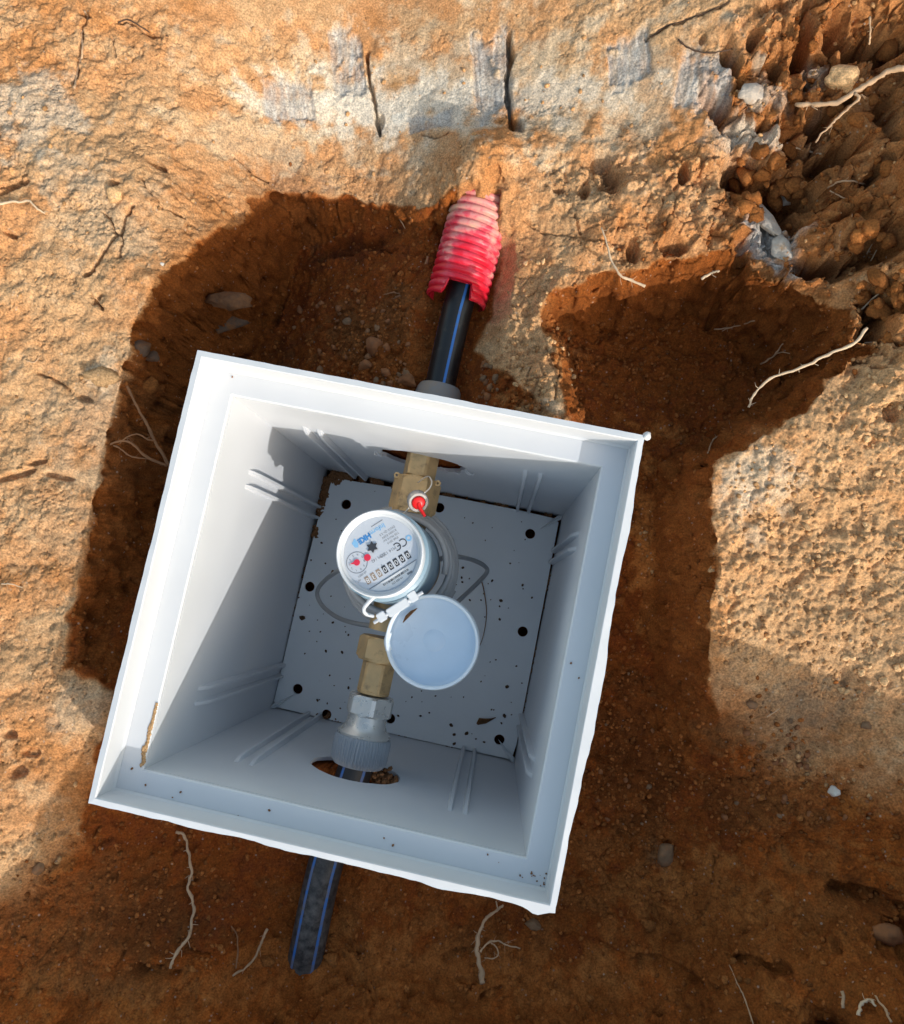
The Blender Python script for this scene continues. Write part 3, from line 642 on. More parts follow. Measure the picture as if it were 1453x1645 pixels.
# ------------------------------------------------------------------ FITTINGS
BRASS = mat('cast_brass', (.62, .415, .20), .45, .4, var=.14, vscale=90, bump=.25, bscale=500, bdist=.0003, dirt=(.30, .19, .10), dscale=110, dlo=.55, dhi=.75)
NICKEL = mat('nickel_plate', (.66, .64, .60), .3, .55, var=.06, vscale=120, dirt=(.50, .42, .32), dscale=130, dlo=.6, dhi=.9)
GREYP = mat('grey_nut_plastic', (.31, .335, .37), .45, var=.05, dirt=(.36, .30, .23), dscale=60, dlo=.6, dhi=.9)
BLACKP = mat('black_pipe_plastic', (.013, .013, .014), .33, var=.1, bump=.1, bscale=200, dirt=(.16, .11, .075), dscale=70, dlo=.55, dhi=.95)
DUSTP = mat('dusty_black_pipe_plastic', (.018, .018, .02), .5, bump=.15, bscale=300, dirt=(.17, .155, .145), dscale=170, dlo=.36, dhi=.80)
def dust_from(m, y0, y1):
    nt = m.node_tree; mix = [n for n in nt.nodes if n.type == 'MIX'][0]; src = mix.inputs[0].links[0].from_socket
    geo = node(nt, 'ShaderNodeNewGeometry'); sx = node(nt, 'ShaderNodeSeparateXYZ'); nt.links.new(geo.outputs['Position'], sx.inputs[0])
    mr = node(nt, 'ShaderNodeMapRange'); mr.inputs[1].default_value = y0; mr.inputs[2].default_value = y1; nt.links.new(sx.outputs[1], mr.inputs[0])
    mu = node(nt, 'ShaderNodeMath', operation='MULTIPLY'); nt.links.new(src, mu.inputs[0]); nt.links.new(mr.outputs[0], mu.inputs[1]); nt.links.new(mu.outputs[0], mix.inputs[0])
dust_from(DUSTP, -.15, -.25)
BLUE = mat('blue_stripe_plastic', (.03, .20, .62), .4, dirt=(.20, .15, .11), dscale=110, dlo=.56, dhi=.85)
AXX, AXZ = -.0055, -.150

def hexnut(bm, y0, y1, ap, rot, x=AXX, z=AXZ, ch=.10):
    """hexagonal nut with chamfered corners along y, ap = half width across flats"""
    L = y1 - y0; n = 36
    def fn(a, k, r):
        q = (a + rot) % (math.pi / 3) - math.pi / 6; hx_ = ap / math.cos(q); return min(hx_, r)
    add_lathe(bm, [(ap * .80, 0), (ap * 1.0, 0), (ap * 1.155, L * ch), (ap * 1.155, L * (1 - ch)), (ap * 1.0, L), (ap * .80, L)], n, along_y(x, y0, z), fn)
def union(name, label, y0n, y1n, y0t, y1t, ap_n, ap_t, rot_n, rot_t):
    t = thing(name, label, 'pipe union', loc=(AXX, (y0n + y1n) / 2, AXZ))
    bm = bmesh.new(); hexnut(bm, y0n, y1n, ap_n, rot_n, ch=.12); bm_obj('hex_nut', bm, BRASS, t)
    bm = bmesh.new(); hexnut(bm, y0t, y1t, ap_t, rot_t, ch=.05)
    add_lathe(bm, [(ap_t * .9, 0), (ap_t * 1.07, .001), (ap_t * 1.07, .003), (ap_t * .9, .004)], 32, along_y(AXX, (y1t - .004) if y1t > y1n else y0t - .001, AXZ))
    bm_obj('tailpiece', bm, BRASS, t); return t
u1 = union('brass_union', 'large brass hex union at the upper end of the meter, beside the red seal', .0830, .1130, .1130, .150, .0172, .0125, .0, .12)
for sx in (-1, 1):   # wire lugs of the upper nut
    bm = bmesh.new(); add_lathe(bm, [(.0011, -.0012), (.0026, -.0012), (.0026, .0012), (.0011, .0012), (.0011, -.0012)], 16, Matrix.Translation((AXX + sx * .0172, .1115, AXZ + .006)), cap=False)
    bm_obj('wire_lug', bm, BRASS, u1, True, 40)
union('brass_union', 'brass hex union and tailpiece below the meter, half under the open blue lid', -.040, -.0205, -.066, -.040, .0175, .0122, .0, .1)
cf = thing('compression_fitting', 'nickel plated compression fitting with grey ribbed nut inside the box', 'pipe fitting', loc=(AXX, -.09, AXZ))
bm = bmesh.new(); hexnut(bm, -.0835, -.0675, .0172, .25); bm_obj('hex_collar', bm, NICKEL, cf)
bm = bmesh.new(); add_lathe(bm, [(.0120, 0), (.0210, .0), (.0216, .002), (.0190, .0045), (.0172, .007), (.0160, .012), (.0158, .017), (.0120, .017)], 48, along_y(AXX, -.1000, AXZ)); bm_obj('body', bm, NICKEL, cf, True, 40)
bm = bmesh.new()
def knurl(a, k, r): return r + (.0004 if 2 <= k <= 4 else 0) * (1 if math.sin(a * 56) > 0 else -1)
add_lathe(bm, [(.0145, -.0005), (.0195, .0), (.0222, .0042), (.0226, .008), (.0226, .0205), (.0218, .0235), (.0150, .0240)], 336, along_y(AXX, -.1235, AXZ), knurl); bm_obj('ribbed_nut', bm, GREYP, cf, True, 30)
of = thing('compression_fitting', 'grey round nut on the black pipe, peeking out under the upper rim of the box', 'pipe fitting', loc=(-.003, .16, -.148))
bm = bmesh.new(); add_lathe(bm, [(.0135, 0), (.0190, .0), (.0196, .004), (.0196, .027), (.0185, .034), (.0165, .0375), (.0130, .0388)], 64, along_y(-.003, .1535, -.143)); bm_obj('cap_nut', bm, mat('dusty_grey_nut', (.26, .24, .23), .6, dirt=(.33, .24, .17), dscale=60, dlo=.45, dhi=.75), of, True, 35)

BLUED = mat('dusty_blue_stripe', (.035, .17, .52), .5, dirt=(.19, .17, .15), dscale=90, dlo=.42, dhi=.66)
def pipe(name, label, pts, r, m, stripes, cap=True):
    t = thing(name, label, 'water pipe', loc=pts[0])
    P = spline(pts, 8); bm = bmesh.new(); add_tube(bm, P, r, r, 40); bm_obj('pipe_wall', bm, m, t, True, 50)
    for ang in stripes:
        bm = bmesh.new(); rows = []
        for i, p in enumerate(P):
            tg = (P[min(i + 1, len(P) - 1)] - P[max(i - 1, 0)]).normalized(); s = tg.cross(Vector((0, 0, 1))).normalized(); q = s.cross(tg)
            rows.append([bm.verts.new(p + (s * math.cos(a) + q * math.sin(a)) * (r + .00018)) for a in np.linspace(R(ang - 5), R(ang + 5), 5)])
        for a, b in zip(rows[:-1], rows[1:]):
            for i in range(4): bm.faces.new((a[i], a[i + 1], b[i + 1], b[i]))
        bm_obj('blue_stripe', bm, BLUE if m is BLACKP else BLUED, t, True)
    return t
pipe('water_pipe', 'clean black water pipe with blue stripe running from the red conduit to the box', [(-.0035, .150, -.146), at(712, 600, .138), at(731, 515, .130), at(743, 470, .126), at(757, 415, .120)], .0122, BLACKP, (72, 172))
pipe('water_pipe', 'dusty black water pipe with two blue stripes leaving the lower side of the box', [(-.0055, -.118, -.150), (-.0100, -.16, -.150), (-.0142, -.21, -.1505), (-.0150, -.27, -.157), (-.0156, -.32, -.168)], .0140, DUSTP, (57, 128))

# red corrugated conduit, its end notched over the pipe
RED = bpy.data.materials.new('dusty_red_plastic'); RED.use_nodes = True
nt = RED.node_tree; b = nt.nodes['Principled BSDF']; b.inputs['Roughness'].default_value = .42
geo = node(nt, 'ShaderNodeNewGeometry'); n = node(nt, 'ShaderNodeTexNoise'); n.inputs['Scale'].default_value = 62; n.inputs['Detail'].default_value = 7; n.inputs['Roughness'].default_value = .62
nt.links.new(geo.outputs['Position'], n.inputs['Vector'])
sx = node(nt, 'ShaderNodeSeparateXYZ'); nt.links.new(geo.outputs['Position'], sx.inputs[0])
mr = node(nt, 'ShaderNodeMapRange'); mr.inputs[1].default_value = .255; mr.inputs[2].default_value = .35; mr.inputs[3].default_value = -.16; mr.inputs[4].default_value = .22; nt.links.new(sx.outputs[1], mr.inputs[0])
ad = node(nt, 'ShaderNodeMath', operation='ADD'); nt.links.new(n.outputs[0], ad.inputs[0]); nt.links.new(mr.outputs[0], ad.inputs[1])
rp = node(nt, 'ShaderNodeValToRGB'); e = rp.color_ramp.elements
e[0].position = .40; e[0].color = (.66, .012, .035, 1); e[1].position = .80; e[1].color = (.66, .44, .30, 1)
x = e.new(.52); x.color = (.68, .06, .10, 1); x = e.new(.63); x.color = (.72, .27, .25, 1)
nt.links.new(ad.outputs[0], rp.inputs[0]); nt.links.new(rp.outputs[0], b.inputs['Base Color'])
con = thing('conduit', 'dusty red corrugated conduit sticking out of the soil above the box', 'conduit', loc=(0, .26, -.136))
ca = Vector(at(732, 486, .127)); cb = Vector(at(791, 268, .117)) + (Vector(at(791, 268, .117)) - Vector(at(732, 486, .127))) * .06; ax = (cb - ca); Lc = ax.length; ax.normalize()
mt = Matrix.Translation(ca) @ Vector((0, 0, 1)).rotation_difference(ax).to_matrix().to_4x4()
bm = bmesh.new(); seg = 72; pitch = .0062; rows = []
nr = int(Lc / pitch); zs = []
for k in range(nr):
    for f, rr in ((0, .0228), (.14, .0244), (.25, .0250), (.62, .0250), (.74, .0244), (.86, .0228)): zs.append((k * pitch + f * pitch, rr))
inv = mt.to_3x3().inverted(); upl = inv @ Vector((.10, 0, 1)); a_up = math.atan2(upl.y, upl.x)
def cut_at(a):
    d = abs((a - a_up + math.pi) % (2 * math.pi) - math.pi)
    return .0125 * (1 - sst(.42, .50, np.array(d))) - .001 * math.sin(a * 3)
for z, rr in zs:
    rows.append([bm.verts.new(mt @ Vector((rr * math.cos(2 * math.pi * i / seg), rr * math.sin(2 * math.pi * i / seg), max(z, float(cut_at(2 * math.pi * i / seg)))))) for i in range(seg)])
for p_, q_ in zip(rows[:-1], rows[1:]):
    for i in range(seg):
        j = (i + 1) % seg; bm.faces.new((p_[i], p_[j], q_[j], q_[i]))
bm_obj('corrugated_wall', bm, RED, con, True, 50)
bm = bmesh.new(); rows = []
for z in (0, .003, .02, Lc):
    rows.append([bm.verts.new(mt @ Vector((.0222 * math.cos(2 * math.pi * i / seg), .0222 * math.sin(2 * math.pi * i / seg), max(z, float(cut_at(2 * math.pi * i / seg)) - .0003)))) for i in range(seg)])
for p_, q_ in zip(rows[:-1], rows[1:]):
    for i in range(seg):
        j = (i + 1) % seg; bm.faces.new((p_[i], q_[i], q_[j], p_[j]))
bm_obj('inner_liner', bm, RED, con, True)

# ------------------------------------------------------------------ WATER METER
WHITEP = mat('white_plastic', (.66, .69, .72), .38, var=.04, dirt=(.55, .50, .42), dscale=90, dlo=.62, dhi=.9)
HOUS = mat('blue_grey_housing', (.25, .36, .44), .4, var=.04)
FACE = mat('silver_dial', (.66, .69, .74), .32, .15)
INK = mat('black_ink', (.03, .03, .035), .6); GREYINK = mat('grey_ink', (.22, .23, .25), .6)
BLUEINK = mat('blue_ink', (.05, .25, .60), .6); LBLUEINK = mat('light_blue_ink', (.25, .52, .80), .6)
REDP = mat('red_pointer', (.75, .02, .06), .4); PAPER = mat('white_label', (.78, .79, .80), .5)
LBROWN = mat('brown_numeral', (.34, .26, .20), .6)
LIDM = mat('blue_lid_plastic', (.53, .66, .80), .34, var=.06, vscale=25, dirt=(.45, .42, .36), dscale=35, dlo=.66, dhi=.85)
LIDR = mat('pale_lid_rim', (.74, .81, .87), .35)
MC = Vector(at(610, 889, .062)); MB = Vector((AXX, MC.y - .003, AXZ))
meter = thing('water_meter', 'round water meter with white ringed silver dial and its blue lid swung open', 'water meter', loc=(MB.x, MB.y, AXZ))
bm = bmesh.new(); add_lathe(bm, [(.024, -.030), (.031, -.024), (.0325, -.010), (.0325, .004), (.030, .006)], 56, Matrix.Translation(MB))
add_lathe(bm, [(.0145, -.0555), (.0145, .0555)], 32, along_y(AXX, MC.y - .003, AXZ)); bm_obj('brass_body', bm, BRASS, meter, True, 40)
tilt = Matrix.Translation(MC) @ Vector((0, 0, 1)).rotation_difference((MC - MB).normalized()).to_matrix().to_4x4()
bm = bmesh.new(); add_lathe(bm, [(.0325, -.078), (.0345, -.074), (.0340, -.014), (.0318, -.012), (.0312, -.006)], 72, tilt); bm_obj('register_housing', bm, HOUS, meter, True, 35)
bm = bmesh.new(); add_lathe(bm, [(.0316, -.014), (.0320, -.004), (.0317, .0002), (.0309, .0010), (.0300, .0004), (.0292, -.0010), (.0290, -.0030), (.0276, -.0034), (.0272, -.0044)], 80, tilt, cap=False); ringo = bm_obj('bezel_ring', bm, WHITEP, meter, True, 60)
bm = bmesh.new(); add_lathe(bm, [(.0, -.0046), (.0280, -.0046)], 72, tilt, cap=False); face = bm_obj('dial_face', bm, FACE, meter)
GL = bpy.data.materials.new('dial_window_glass'); GL.use_nodes = True; nt = GL.node_tree
nt.nodes.remove(nt.nodes['Principled BSDF']); o_ = nt.nodes['Material Output']
tr = node(nt, 'ShaderNodeBsdfTransparent'); gl = node(nt, 'ShaderNodeBsdfGlossy'); gl.inputs['Roughness'].default_value = .05; fr = node(nt, 'ShaderNodeFresnel'); fr.inputs[0].default_value = 1.5
ms = node(nt, 'ShaderNodeMixShader'); nt.links.new(fr.outputs[0], ms.inputs[0]); nt.links.new(tr.outputs[0], ms.inputs[1]); nt.links.new(gl.outputs[0], ms.inputs[2]); nt.links.new(ms.outputs[0], o_.inputs[0])
bm = bmesh.new(); add_lathe(bm, [(.0, -.0022), (.015, -.0024), (.0291, -.0030)], 64, tilt, cap=False); bm_obj('dial_window', bm, GL, meter, True)
# the dial is read from the far side: text runs to the lower left of the picture
ta = R(212); TXv = Vector((math.cos(ta) * IMG_R[0] + math.sin(ta) * IMG_U[0], math.cos(ta) * IMG_R[1] + math.sin(ta) * IMG_U[1], 0))
TYv = Vector((-TXv.y, TXv.x, 0)); RF = .0271
DM = tilt @ Matrix(((TXv.x, TYv.x, 0, 0), (TXv.y, TYv.y, 0, 0), (0, 0, 1, -.0045), (0, 0, 0, 1)))
def dpt(u, v, z=0): return DM @ Vector((u * RF, v * RF, z))
def text(s, size, u, v, m, parent, name, align='CENTER', z=.00012, rot=0, sx=1.0, bold=0):
    cu = bpy.data.curves.new('t', 'FONT'); cu.body = s; cu.size = size * RF; cu.align_x = align; cu.align_y = 'CENTER'; cu.offset = bold * RF; cu.resolution_u = 2
    o = bpy.data.objects.new('t', cu); COL.objects.link(o)
    bpy.context.view_layer.update(); me = bpy.data.meshes.new_from_object(o.evaluated_get(bpy.context.evaluated_depsgraph_get()))
    bpy.data.objects.remove(o); bpy.data.curves.remove(cu)
    me.transform(DM @ Matrix.Translation((u * RF, v * RF, z)) @ Matrix.Rotation(rot, 4, 'Z') @ Matrix.Diagonal((sx, 1, 1, 1))); me.name = name
    me.materials.clear(); ob = link(name, me, m); ob.parent = parent; ob.location = -Vector(meter.location) if parent is meter else (0, 0, 0)
    return ob
def flat(name, poly, m, parent, z=.0001, thick=0):
    bm = bmesh.new(); vs = [bm.verts.new(dpt(u, v, z)) for u, v in poly]; f = bm.faces.new(vs)
    if thick:
        r = bmesh.ops.extrude_face_region(bm, geom=[f]); bmesh.ops.translate(bm, vec=Vector((0, 0, thick)), verts=[q for q in r['geom'] if isinstance(q, bmesh.types.BMVert)])
    return bm_obj(name, bm, m, parent)
def circ(u, v, r, n=28, a0=0, a1=2 * math.pi): return [(u + r * math.cos(a0 + (a1 - a0) * i / n), v + r * math.sin(a0 + (a1 - a0) * i / n)) for i in range(n)]
def annulus(name, u, v, r0, r1, m, parent, z=.0001, a0=0, a1=2 * math.pi, n=36):
    bm = bmesh.new(); I = [bm.verts.new(dpt(u + r0 * math.cos(a0 + (a1 - a0) * i / n), v + r0 * math.sin(a0 + (a1 - a0) * i / n), z)) for i in range(n + 1)]
    O = [bm.verts.new(dpt(u + r1 * math.cos(a0 + (a1 - a0) * i / n), v + r1 * math.sin(a0 + (a1 - a0) * i / n), z)) for i in range(n + 1)]
    for i in range(n): bm.faces.new((I[i], I[i + 1], O[i + 1], O[i]))
    return bm_obj(name, bm, m, parent)
us = np.linspace(-.60, .655, 8)
for k, u in enumerate(us):
    m_ = INK if k < 5 else LBROWN
    wdt = .058
    win = flat('digit_window', [(u - wdt, .30), (u + wdt, .30), (u + wdt, .52), (u - wdt, .52)], m_, meter, .0001)
    text('00000038'[k], .20, u, .41, PAPER, win, 'numeral', z=.0002)
flat('decimal_mark', circ(.13, .27, .016, 10), GREYINK, meter)
annulus('small_dial_ring', .66, -.15, .275, .292, GREYINK, meter)
for k in range(10):
    a = R(90 - 36 * k); text(str(k), .09, .66 + .205 * math.cos(a), -.15 + .205 * math.sin(a), GREYINK, meter, 'dial_numeral')
pt = flat('pointer_hub', circ(.66, -.15, .085), REDP, meter, .0003, .0005)
a = R(-20); flat('pointer_needle', [(.66 - .05 * math.sin(a), -.15 + .05 * math.cos(a)), (.66 + .05 * math.sin(a), -.15 - .05 * math.cos(a)), (.66 + .20 * math.cos(a), -.15 + .20 * math.sin(a) + .0)], REDP, pt, .0004, .0003)
flat('red_indicator', circ(.35, -.11, .092), REDP, meter, .0003, .0005)
bm_pts = []
for i in range(12):
    rr = .165 if i % 2 == 0 else .095; bm_pts.append((.095 + rr * math.cos(R(30 * i + 8)), -.28 + rr * math.sin(R(30 * i + 8))))
flat('star_wheel', bm_pts, INK, meter, .0003, .0006)
text('x0.0001', .085, .70, .20, GREYINK, meter, 'scale_mark')
text('m³', .10, .86, .30, GREYINK, meter, 'unit_mark')
text('Inform', .185, -.50, -.62, LBLUEINK, meter, 'wordmark_script', 'LEFT', bold=.004)
text('HKE', .20, -.03, -.60, BLUEINK, meter, 'wordmark_bold', 'LEFT', bold=.012)
flat('logo_mark', [(.38, -.74), (.52, -.66), (.50, -.52), (.42, -.48), (.36, -.58)], LBLUEINK, meter)
flat('printed_rule', [(-.52, -.775), (-.16, -.775), (-.16, -.755), (-.52, -.755)], GREYINK, meter)
for v, s in ((-.44, 'DN15 Qn 2.5'), (-.34, 'R100H R50V'), (-.24, 'T30 PN16 bar'), (-.14, 'IP68 2014')):
    text(s, .085, -.47, v, GREYINK, meter, 'small_print')
annulus('ce_mark', -.66, .06, .085, .112, INK, meter, a0=R(55), a1=R(305), n=24); annulus('ce_mark', -.47, .07, .085, .112, INK, meter, a0=R(55), a1=R(305), n=24)
flat('ce_mark', [(-.57, .06), (-.48, .06), (-.48, .085), (-.57, .085)], INK, meter)
text('M14 1259', .12, -.20, .06, GREYINK, meter, 'approval_code'); text('TCM 142', .11, .10, .05, GREYINK, meter, 'approval_code')
annulus('blue_seal_mark', -.86, .04, .045, .085, LBLUEINK, meter)
# label strip with bar code across the top of the dial
lab = flat('label_strip', [(-.72, .66), (.72, .66), (.56, .80), (.30, .93), (0, .965), (-.30, .93), (-.56, .80)], PAPER, meter, .0002, .0004)
flat('label_edge', [(-.74, .63), (.74, .63), (.74, .648), (-.74, .648)], GREYINK, meter, .0002)
uu = -.42
while uu < .36:
    wv = random.choice((.008, .012, .02)); flat('bar_code_line', [(uu, .72), (uu + wv, .72), (uu + wv, .78), (uu, .78)], INK, lab, .0007); uu += wv + random.choice((.008, .012, .018))
text('14 059 273', .075, -.02, .845, INK, lab, 'label_number', z=.0007)
flat('label_block', [(-.48, .82), (-.33, .82), (-.33, .875), (-.48, .875)], GREYINK, lab, .0007)

# hinge, clip and open lid
LC = Vector(at(695, 1031, .094)); LR = .0352
LT = Matrix.Translation(LC) @ Matrix.Rotation(R(5), 4, 'X') @ Matrix.Rotation(R(-5), 4, 'Y')
bm = bmesh.new(); add_lathe(bm, [(.0, -.0072), (.0080, -.0073), (.0084, -.0076), (.0090, -.0073), (.0240, -.0071), (.0246, -.0066), (.0300, -.0063), (.0330, -.0045), (.0336, .0)], 72, LT, cap=False)
lid = bm_obj('lid', bm, LIDM, meter, True)
bm = bmesh.new(); add_lathe(bm, [(.0330, -.0020), (.0328, .0026), (.0334, .0036), (.0348, .0036), (.0355, .002), (.0350, -.0060), (.0335, -.0090), (.0280, -.0100), (.0, -.0105)], 72, LT, cap=False); bm_obj('lid_rim', bm, LIDR, lid, True, 60)
lid.children[0].location = (0, 0, 0)
def dirv(px0, py0, px1, py1, d): return (Vector(at(px1, py1, d)) - Vector(at(px0, py0, d)))
hp = Vector(at(640, 976, .074)); hu = dirv(600, 1000, 680, 950, .074).normalized(); hv = Vector((-hu.y, hu.x, 0)); HM = Matrix(((hu.x, hv.x, 0, hp.x), (hu.y, hv.y, 0, hp.y), (0, 0, 1, hp.z), (0, 0, 0, 1)))
bm = bmesh.new(); add_box(bm, (-.017, -.0028, -.003), (-.0105, .0042, .0012), HM); add_box(bm, (-.009, -.0032, -.003), (.0085, .0034, .0008), HM); add_box(bm, (.010, -.0028, -.003), (.0165, .0050, .0012), HM)
bmesh.ops.bevel(bm, geom=bm.edges[:], offset=.0007, segments=2, affect='EDGES'); bm_obj('hinge', bm, WHITEP, meter, True, 40)
bm = bmesh.new(); bmesh.ops.transform(bm, matrix=Matrix(), verts=[]); add_tube(bm, [HM @ Vector((-.021, 0, -.001)), HM @ Vector((.021, 0, -.001))], .0013, seg=10); bm_obj('hinge_pin', bm, WHITEP, meter, True)
clip = [at(605, 955, .066), at(592, 968, .068), at(585, 978, .072), (at(588, 986, .078)), at(600, 990, .084)]
bm = bmesh.new(); add_tube(bm, spline(clip, 6), .0016, .0013, 10); bm_obj('lid_clip', bm, WHITEP, meter, True)
bm = bmesh.new(); q = spline([at(625, 1045, .098), at(622, 1030, .098), at(626, 1015, .098)], 5); add_tube(bm, q, .0024, .0022, 8); bm_obj('lid_tab', bm, LIDR, lid, True); lid.children[1].location = (0, 0, 0)

# cable coil round the register and its loose loops
CABLE = mat('grey_cable', (.38, .38, .38), .42, var=.05)
cab = thing('signal_cable', 'grey signal cable coiled round the meter with a loose loop either side', 'cable', loc=(MB.x, MB.y, -.13))
pts = []
for k in range(5 * 28):
    a = 2 * math.pi * k / 28; turn = k / 28
    rr = .0385 + .0021 * turn + .0012 * math.sin(a * 2 + turn); z = -.1235 - .0064 * turn - .0018 * math.sin(a + 1 + turn)
    pts.append(Vector((MB.x + .0005 + rr * math.cos(a), MB.y - .001 + rr * math.sin(a), z)))
bm = bmesh.new(); add_tube(bm, pts, .0025, seg=10); bm_obj('coil', bm, CABLE, cab, True)
rl_ = [at(690, 905, .128), at(722, 894, .19), at(750, 897, .25), at(774, 906, .285), at(783, 917, .295), at(772, 932, .29), at(745, 958, .26), at(715, 985, .20), at(690, 1000, .15)]
bm = bmesh.new(); add_tube(bm, spline(rl_, 8), .0022, seg=10); bm_obj('loose_loop', bm, CABLE, cab, True)
ll_ = [at(560, 905, .15), at(542, 918, .20), at(525, 930, .25), at(512, 945, .27), at(511, 960, .275), at(522, 977, .27), at(545, 993, .25), at(575, 1002, .21), at(605, 1005, .17), at(630, 1000, .14)]
bm = bmesh.new(); add_tube(bm, spline(ll_, 8), .0021, seg=10); bm_obj('loose_loop', bm, CABLE, cab, True)

# tamper seal
CLEAR = mat('cloudy_clear_plastic', (.74, .70, .66), .25, trans=.55); SEALR = mat('red_seal_plastic', (.80, .012, .012), .35); WIRE = mat('seal_wire', (.66, .60, .52), .4, .4)
sp_ = Vector(at(672, 806, .098)); seal = thing('tamper_seal', 'small tamper seal with bright red insert wired to the upper brass nut', 'seal', loc=sp_)
nd = (Vector(CAM_P) - sp_).normalized(); SM = Matrix.Translation(sp_) @ Vector((0, 0, 1)).rotation_difference((nd + Vector((.25, -.35, 0))).normalized()).to_matrix().to_4x4()
bm = bmesh.new(); add_lathe(bm, [(.0, -.007), (.0065, -.007), (.0080, -.005), (.0082, .001), (.0074, .0022), (.0056, .0022), (.0054, -.001)], 36, SM, cap=False); bm_obj('capsule', bm, CLEAR, seal, True, 40)
bm = bmesh.new(); add_lathe(bm, [(.0, -.0005), (.0050, -.0005), (.0051, .0030), (.0042, .0038), (.0, .0038)], 32, SM, cap=False)
tip = Vector(at(683, 829, .094)) - sp_
add_tube(bm, [SM @ Vector((0, 0, .0030)), SM @ Vector((.001, -.003, .0042)), sp_ + tip], .0019, .0012, 8); bm_obj('insert', bm, SEALR, seal, True, 50)
wr = [at(676, 797, .096), at(690, 785, .098), at(694, 775, .100), at(691, 767, .104), at(685, 766, .112), at(672, 775, .128)]
bm = bmesh.new(); add_tube(bm, spline(wr, 6), .0006, seg=6); wr2 = [at(660, 812, .098), at(652, 822, .100), at(645, 828, .10)]
add_tube(bm, spline(wr2, 6), .0006, seg=6); bm_obj('wire', bm, WIRE, seal, True)

# ------------------------------------------------------------------ DIRT INSIDE THE BOX
def lumpmesh(name, sub, seed, flat=1.0, amp=.35, f=1.6):
    bm = bmesh.new(); bmesh.ops.create_icosphere(bm, subdivisions=sub, radius=1)
    for v in bm.verts:
        c = v.co.copy(); v.co = c * (1 + amp * mnoise.noise(c * f + Vector((seed * 3.1, seed, 0))) + amp * .45 * mnoise.noise(c * f * 2.6 + Vector((0, seed * 2, 1)))); v.co.z *= flat
    return bm
def stuff_lumps(name, label, cat, items, m, sub=1):
    """many small lumps joined in one object: items = (pos, size, flat)"""
    vs_, fs_ = [], []
    for k in range(10):
        bm = lumpmesh('l', sub, k * 1.7 + 3); bm.verts.ensure_lookup_table()
        vs_.append(np.array([v.co[:] for v in bm.verts])); fs_.append(np.array([[q.index for q in f.verts] for f in bm.faces])); bm.free()
    V, F, off = [], [], 0
    for p, s, fl in items:
        k = random.randrange(10); a = random.random() * 6.28; b = random.uniform(-.5, .5); ca_, sa_ = math.cos(a), math.sin(a); cb_, sb_ = math.cos(b), math.sin(b)
        v = vs_[k] * np.array((1.15, .85, 1)) * s; v = np.stack([v[:, 0], v[:, 1] * cb_ - v[:, 2] * sb_, v[:, 1] * sb_ + v[:, 2] * cb_], 1); v[:, 2] *= fl
        v = np.stack([v[:, 0] * ca_ - v[:, 1] * sa_, v[:, 0] * sa_ + v[:, 1] * ca_, v[:, 2]], 1)
        V.append(v + np.array(p)); F.append(fs_[k] + off); off += len(v)
    V = np.concatenate(V).astype(np.float32); F = np.concatenate(F).astype(np.int32)
    me = bpy.data.meshes.new(name); me.vertices.add(len(V)); me.vertices.foreach_set('co', V.ravel()); me.loops.add(F.size); me.loops.foreach_set('vertex_index', F.ravel())
    me.polygons.add(len(F)); me.polygons.foreach_set('loop_start', np.arange(0, F.size, 3, dtype=np.int32)); me.update(calc_edges=True); me.materials.append(m)
    return tag(link(name, me), label, cat, None, 'stuff')
MUD = soil_material('dark_mud', True); MUD.node_tree.nodes.remove([n for n in MUD.node_tree.nodes if n.type == 'ATTRIBUTE'][0])
for n in MUD.node_tree.nodes:
    if n.type == 'VECT_MATH': n.inputs[0].default_value = (.10, .055, .032)
SEAM = soil_material('seam_soil', True); SEAM.node_tree.nodes.remove([n for n in SEAM.node_tree.nodes if n.type == 'ATTRIBUTE'][0])
for n in SEAM.node_tree.nodes:
    if n.type == 'VECT_MATH': n.inputs[0].default_value = (.22, .105, .048)
items = []
def seam(x0, y0, x1, y1, n, w_, s0, s1, gap=0.0):
    for _ in range(n):
        t = random.random()
        if mnoise.noise(Vector((t * 9 + x0 * 50, y0 * 40, 0))) < gap: continue
        items.append(((x0 + (x1 - x0) * t + random.gauss(0, w_), y0 + (y1 - y0) * t + random.gauss(0, w_), -D2 - .001), random.uniform(s0, s1), .55))
seam(-.121, .123, -.02, .1245, 300, .0015, .001, .0035); seam(-.122, .12, -.1235, .04, 240, .0015, .001, .0035, -.1); seam(-.118, .117, -.105, .121, 80, .003, .002, .004)
seam(-.1245, .03, -.126, -.05, 60, .0008, .0006, .0016, .05); seam(.0, .1250, .124, .1255, 170, .0008, .0008, .0022, .0); seam(.1255, .12, .1262, -.06, 150, .0008, .0007, .0020, .0)
seam(.126, -.06, .1262, -.10, 30, .001, .0006, .0014); seam(-.06, -.1265, .08, -.1268, 70, .0007, .0006, .0016, .1); seam(-.085, -.124, -.06, -.126, 40, .002, .001, .003)
items = [(p, s, f) for p, s, f in items if max(abs(p[0]), abs(p[1])) < .127]
stuff_lumps('seam_soil', 'dark soil lodged along the edge of the box floor plate', 'soil', items, SEAM)
items = []
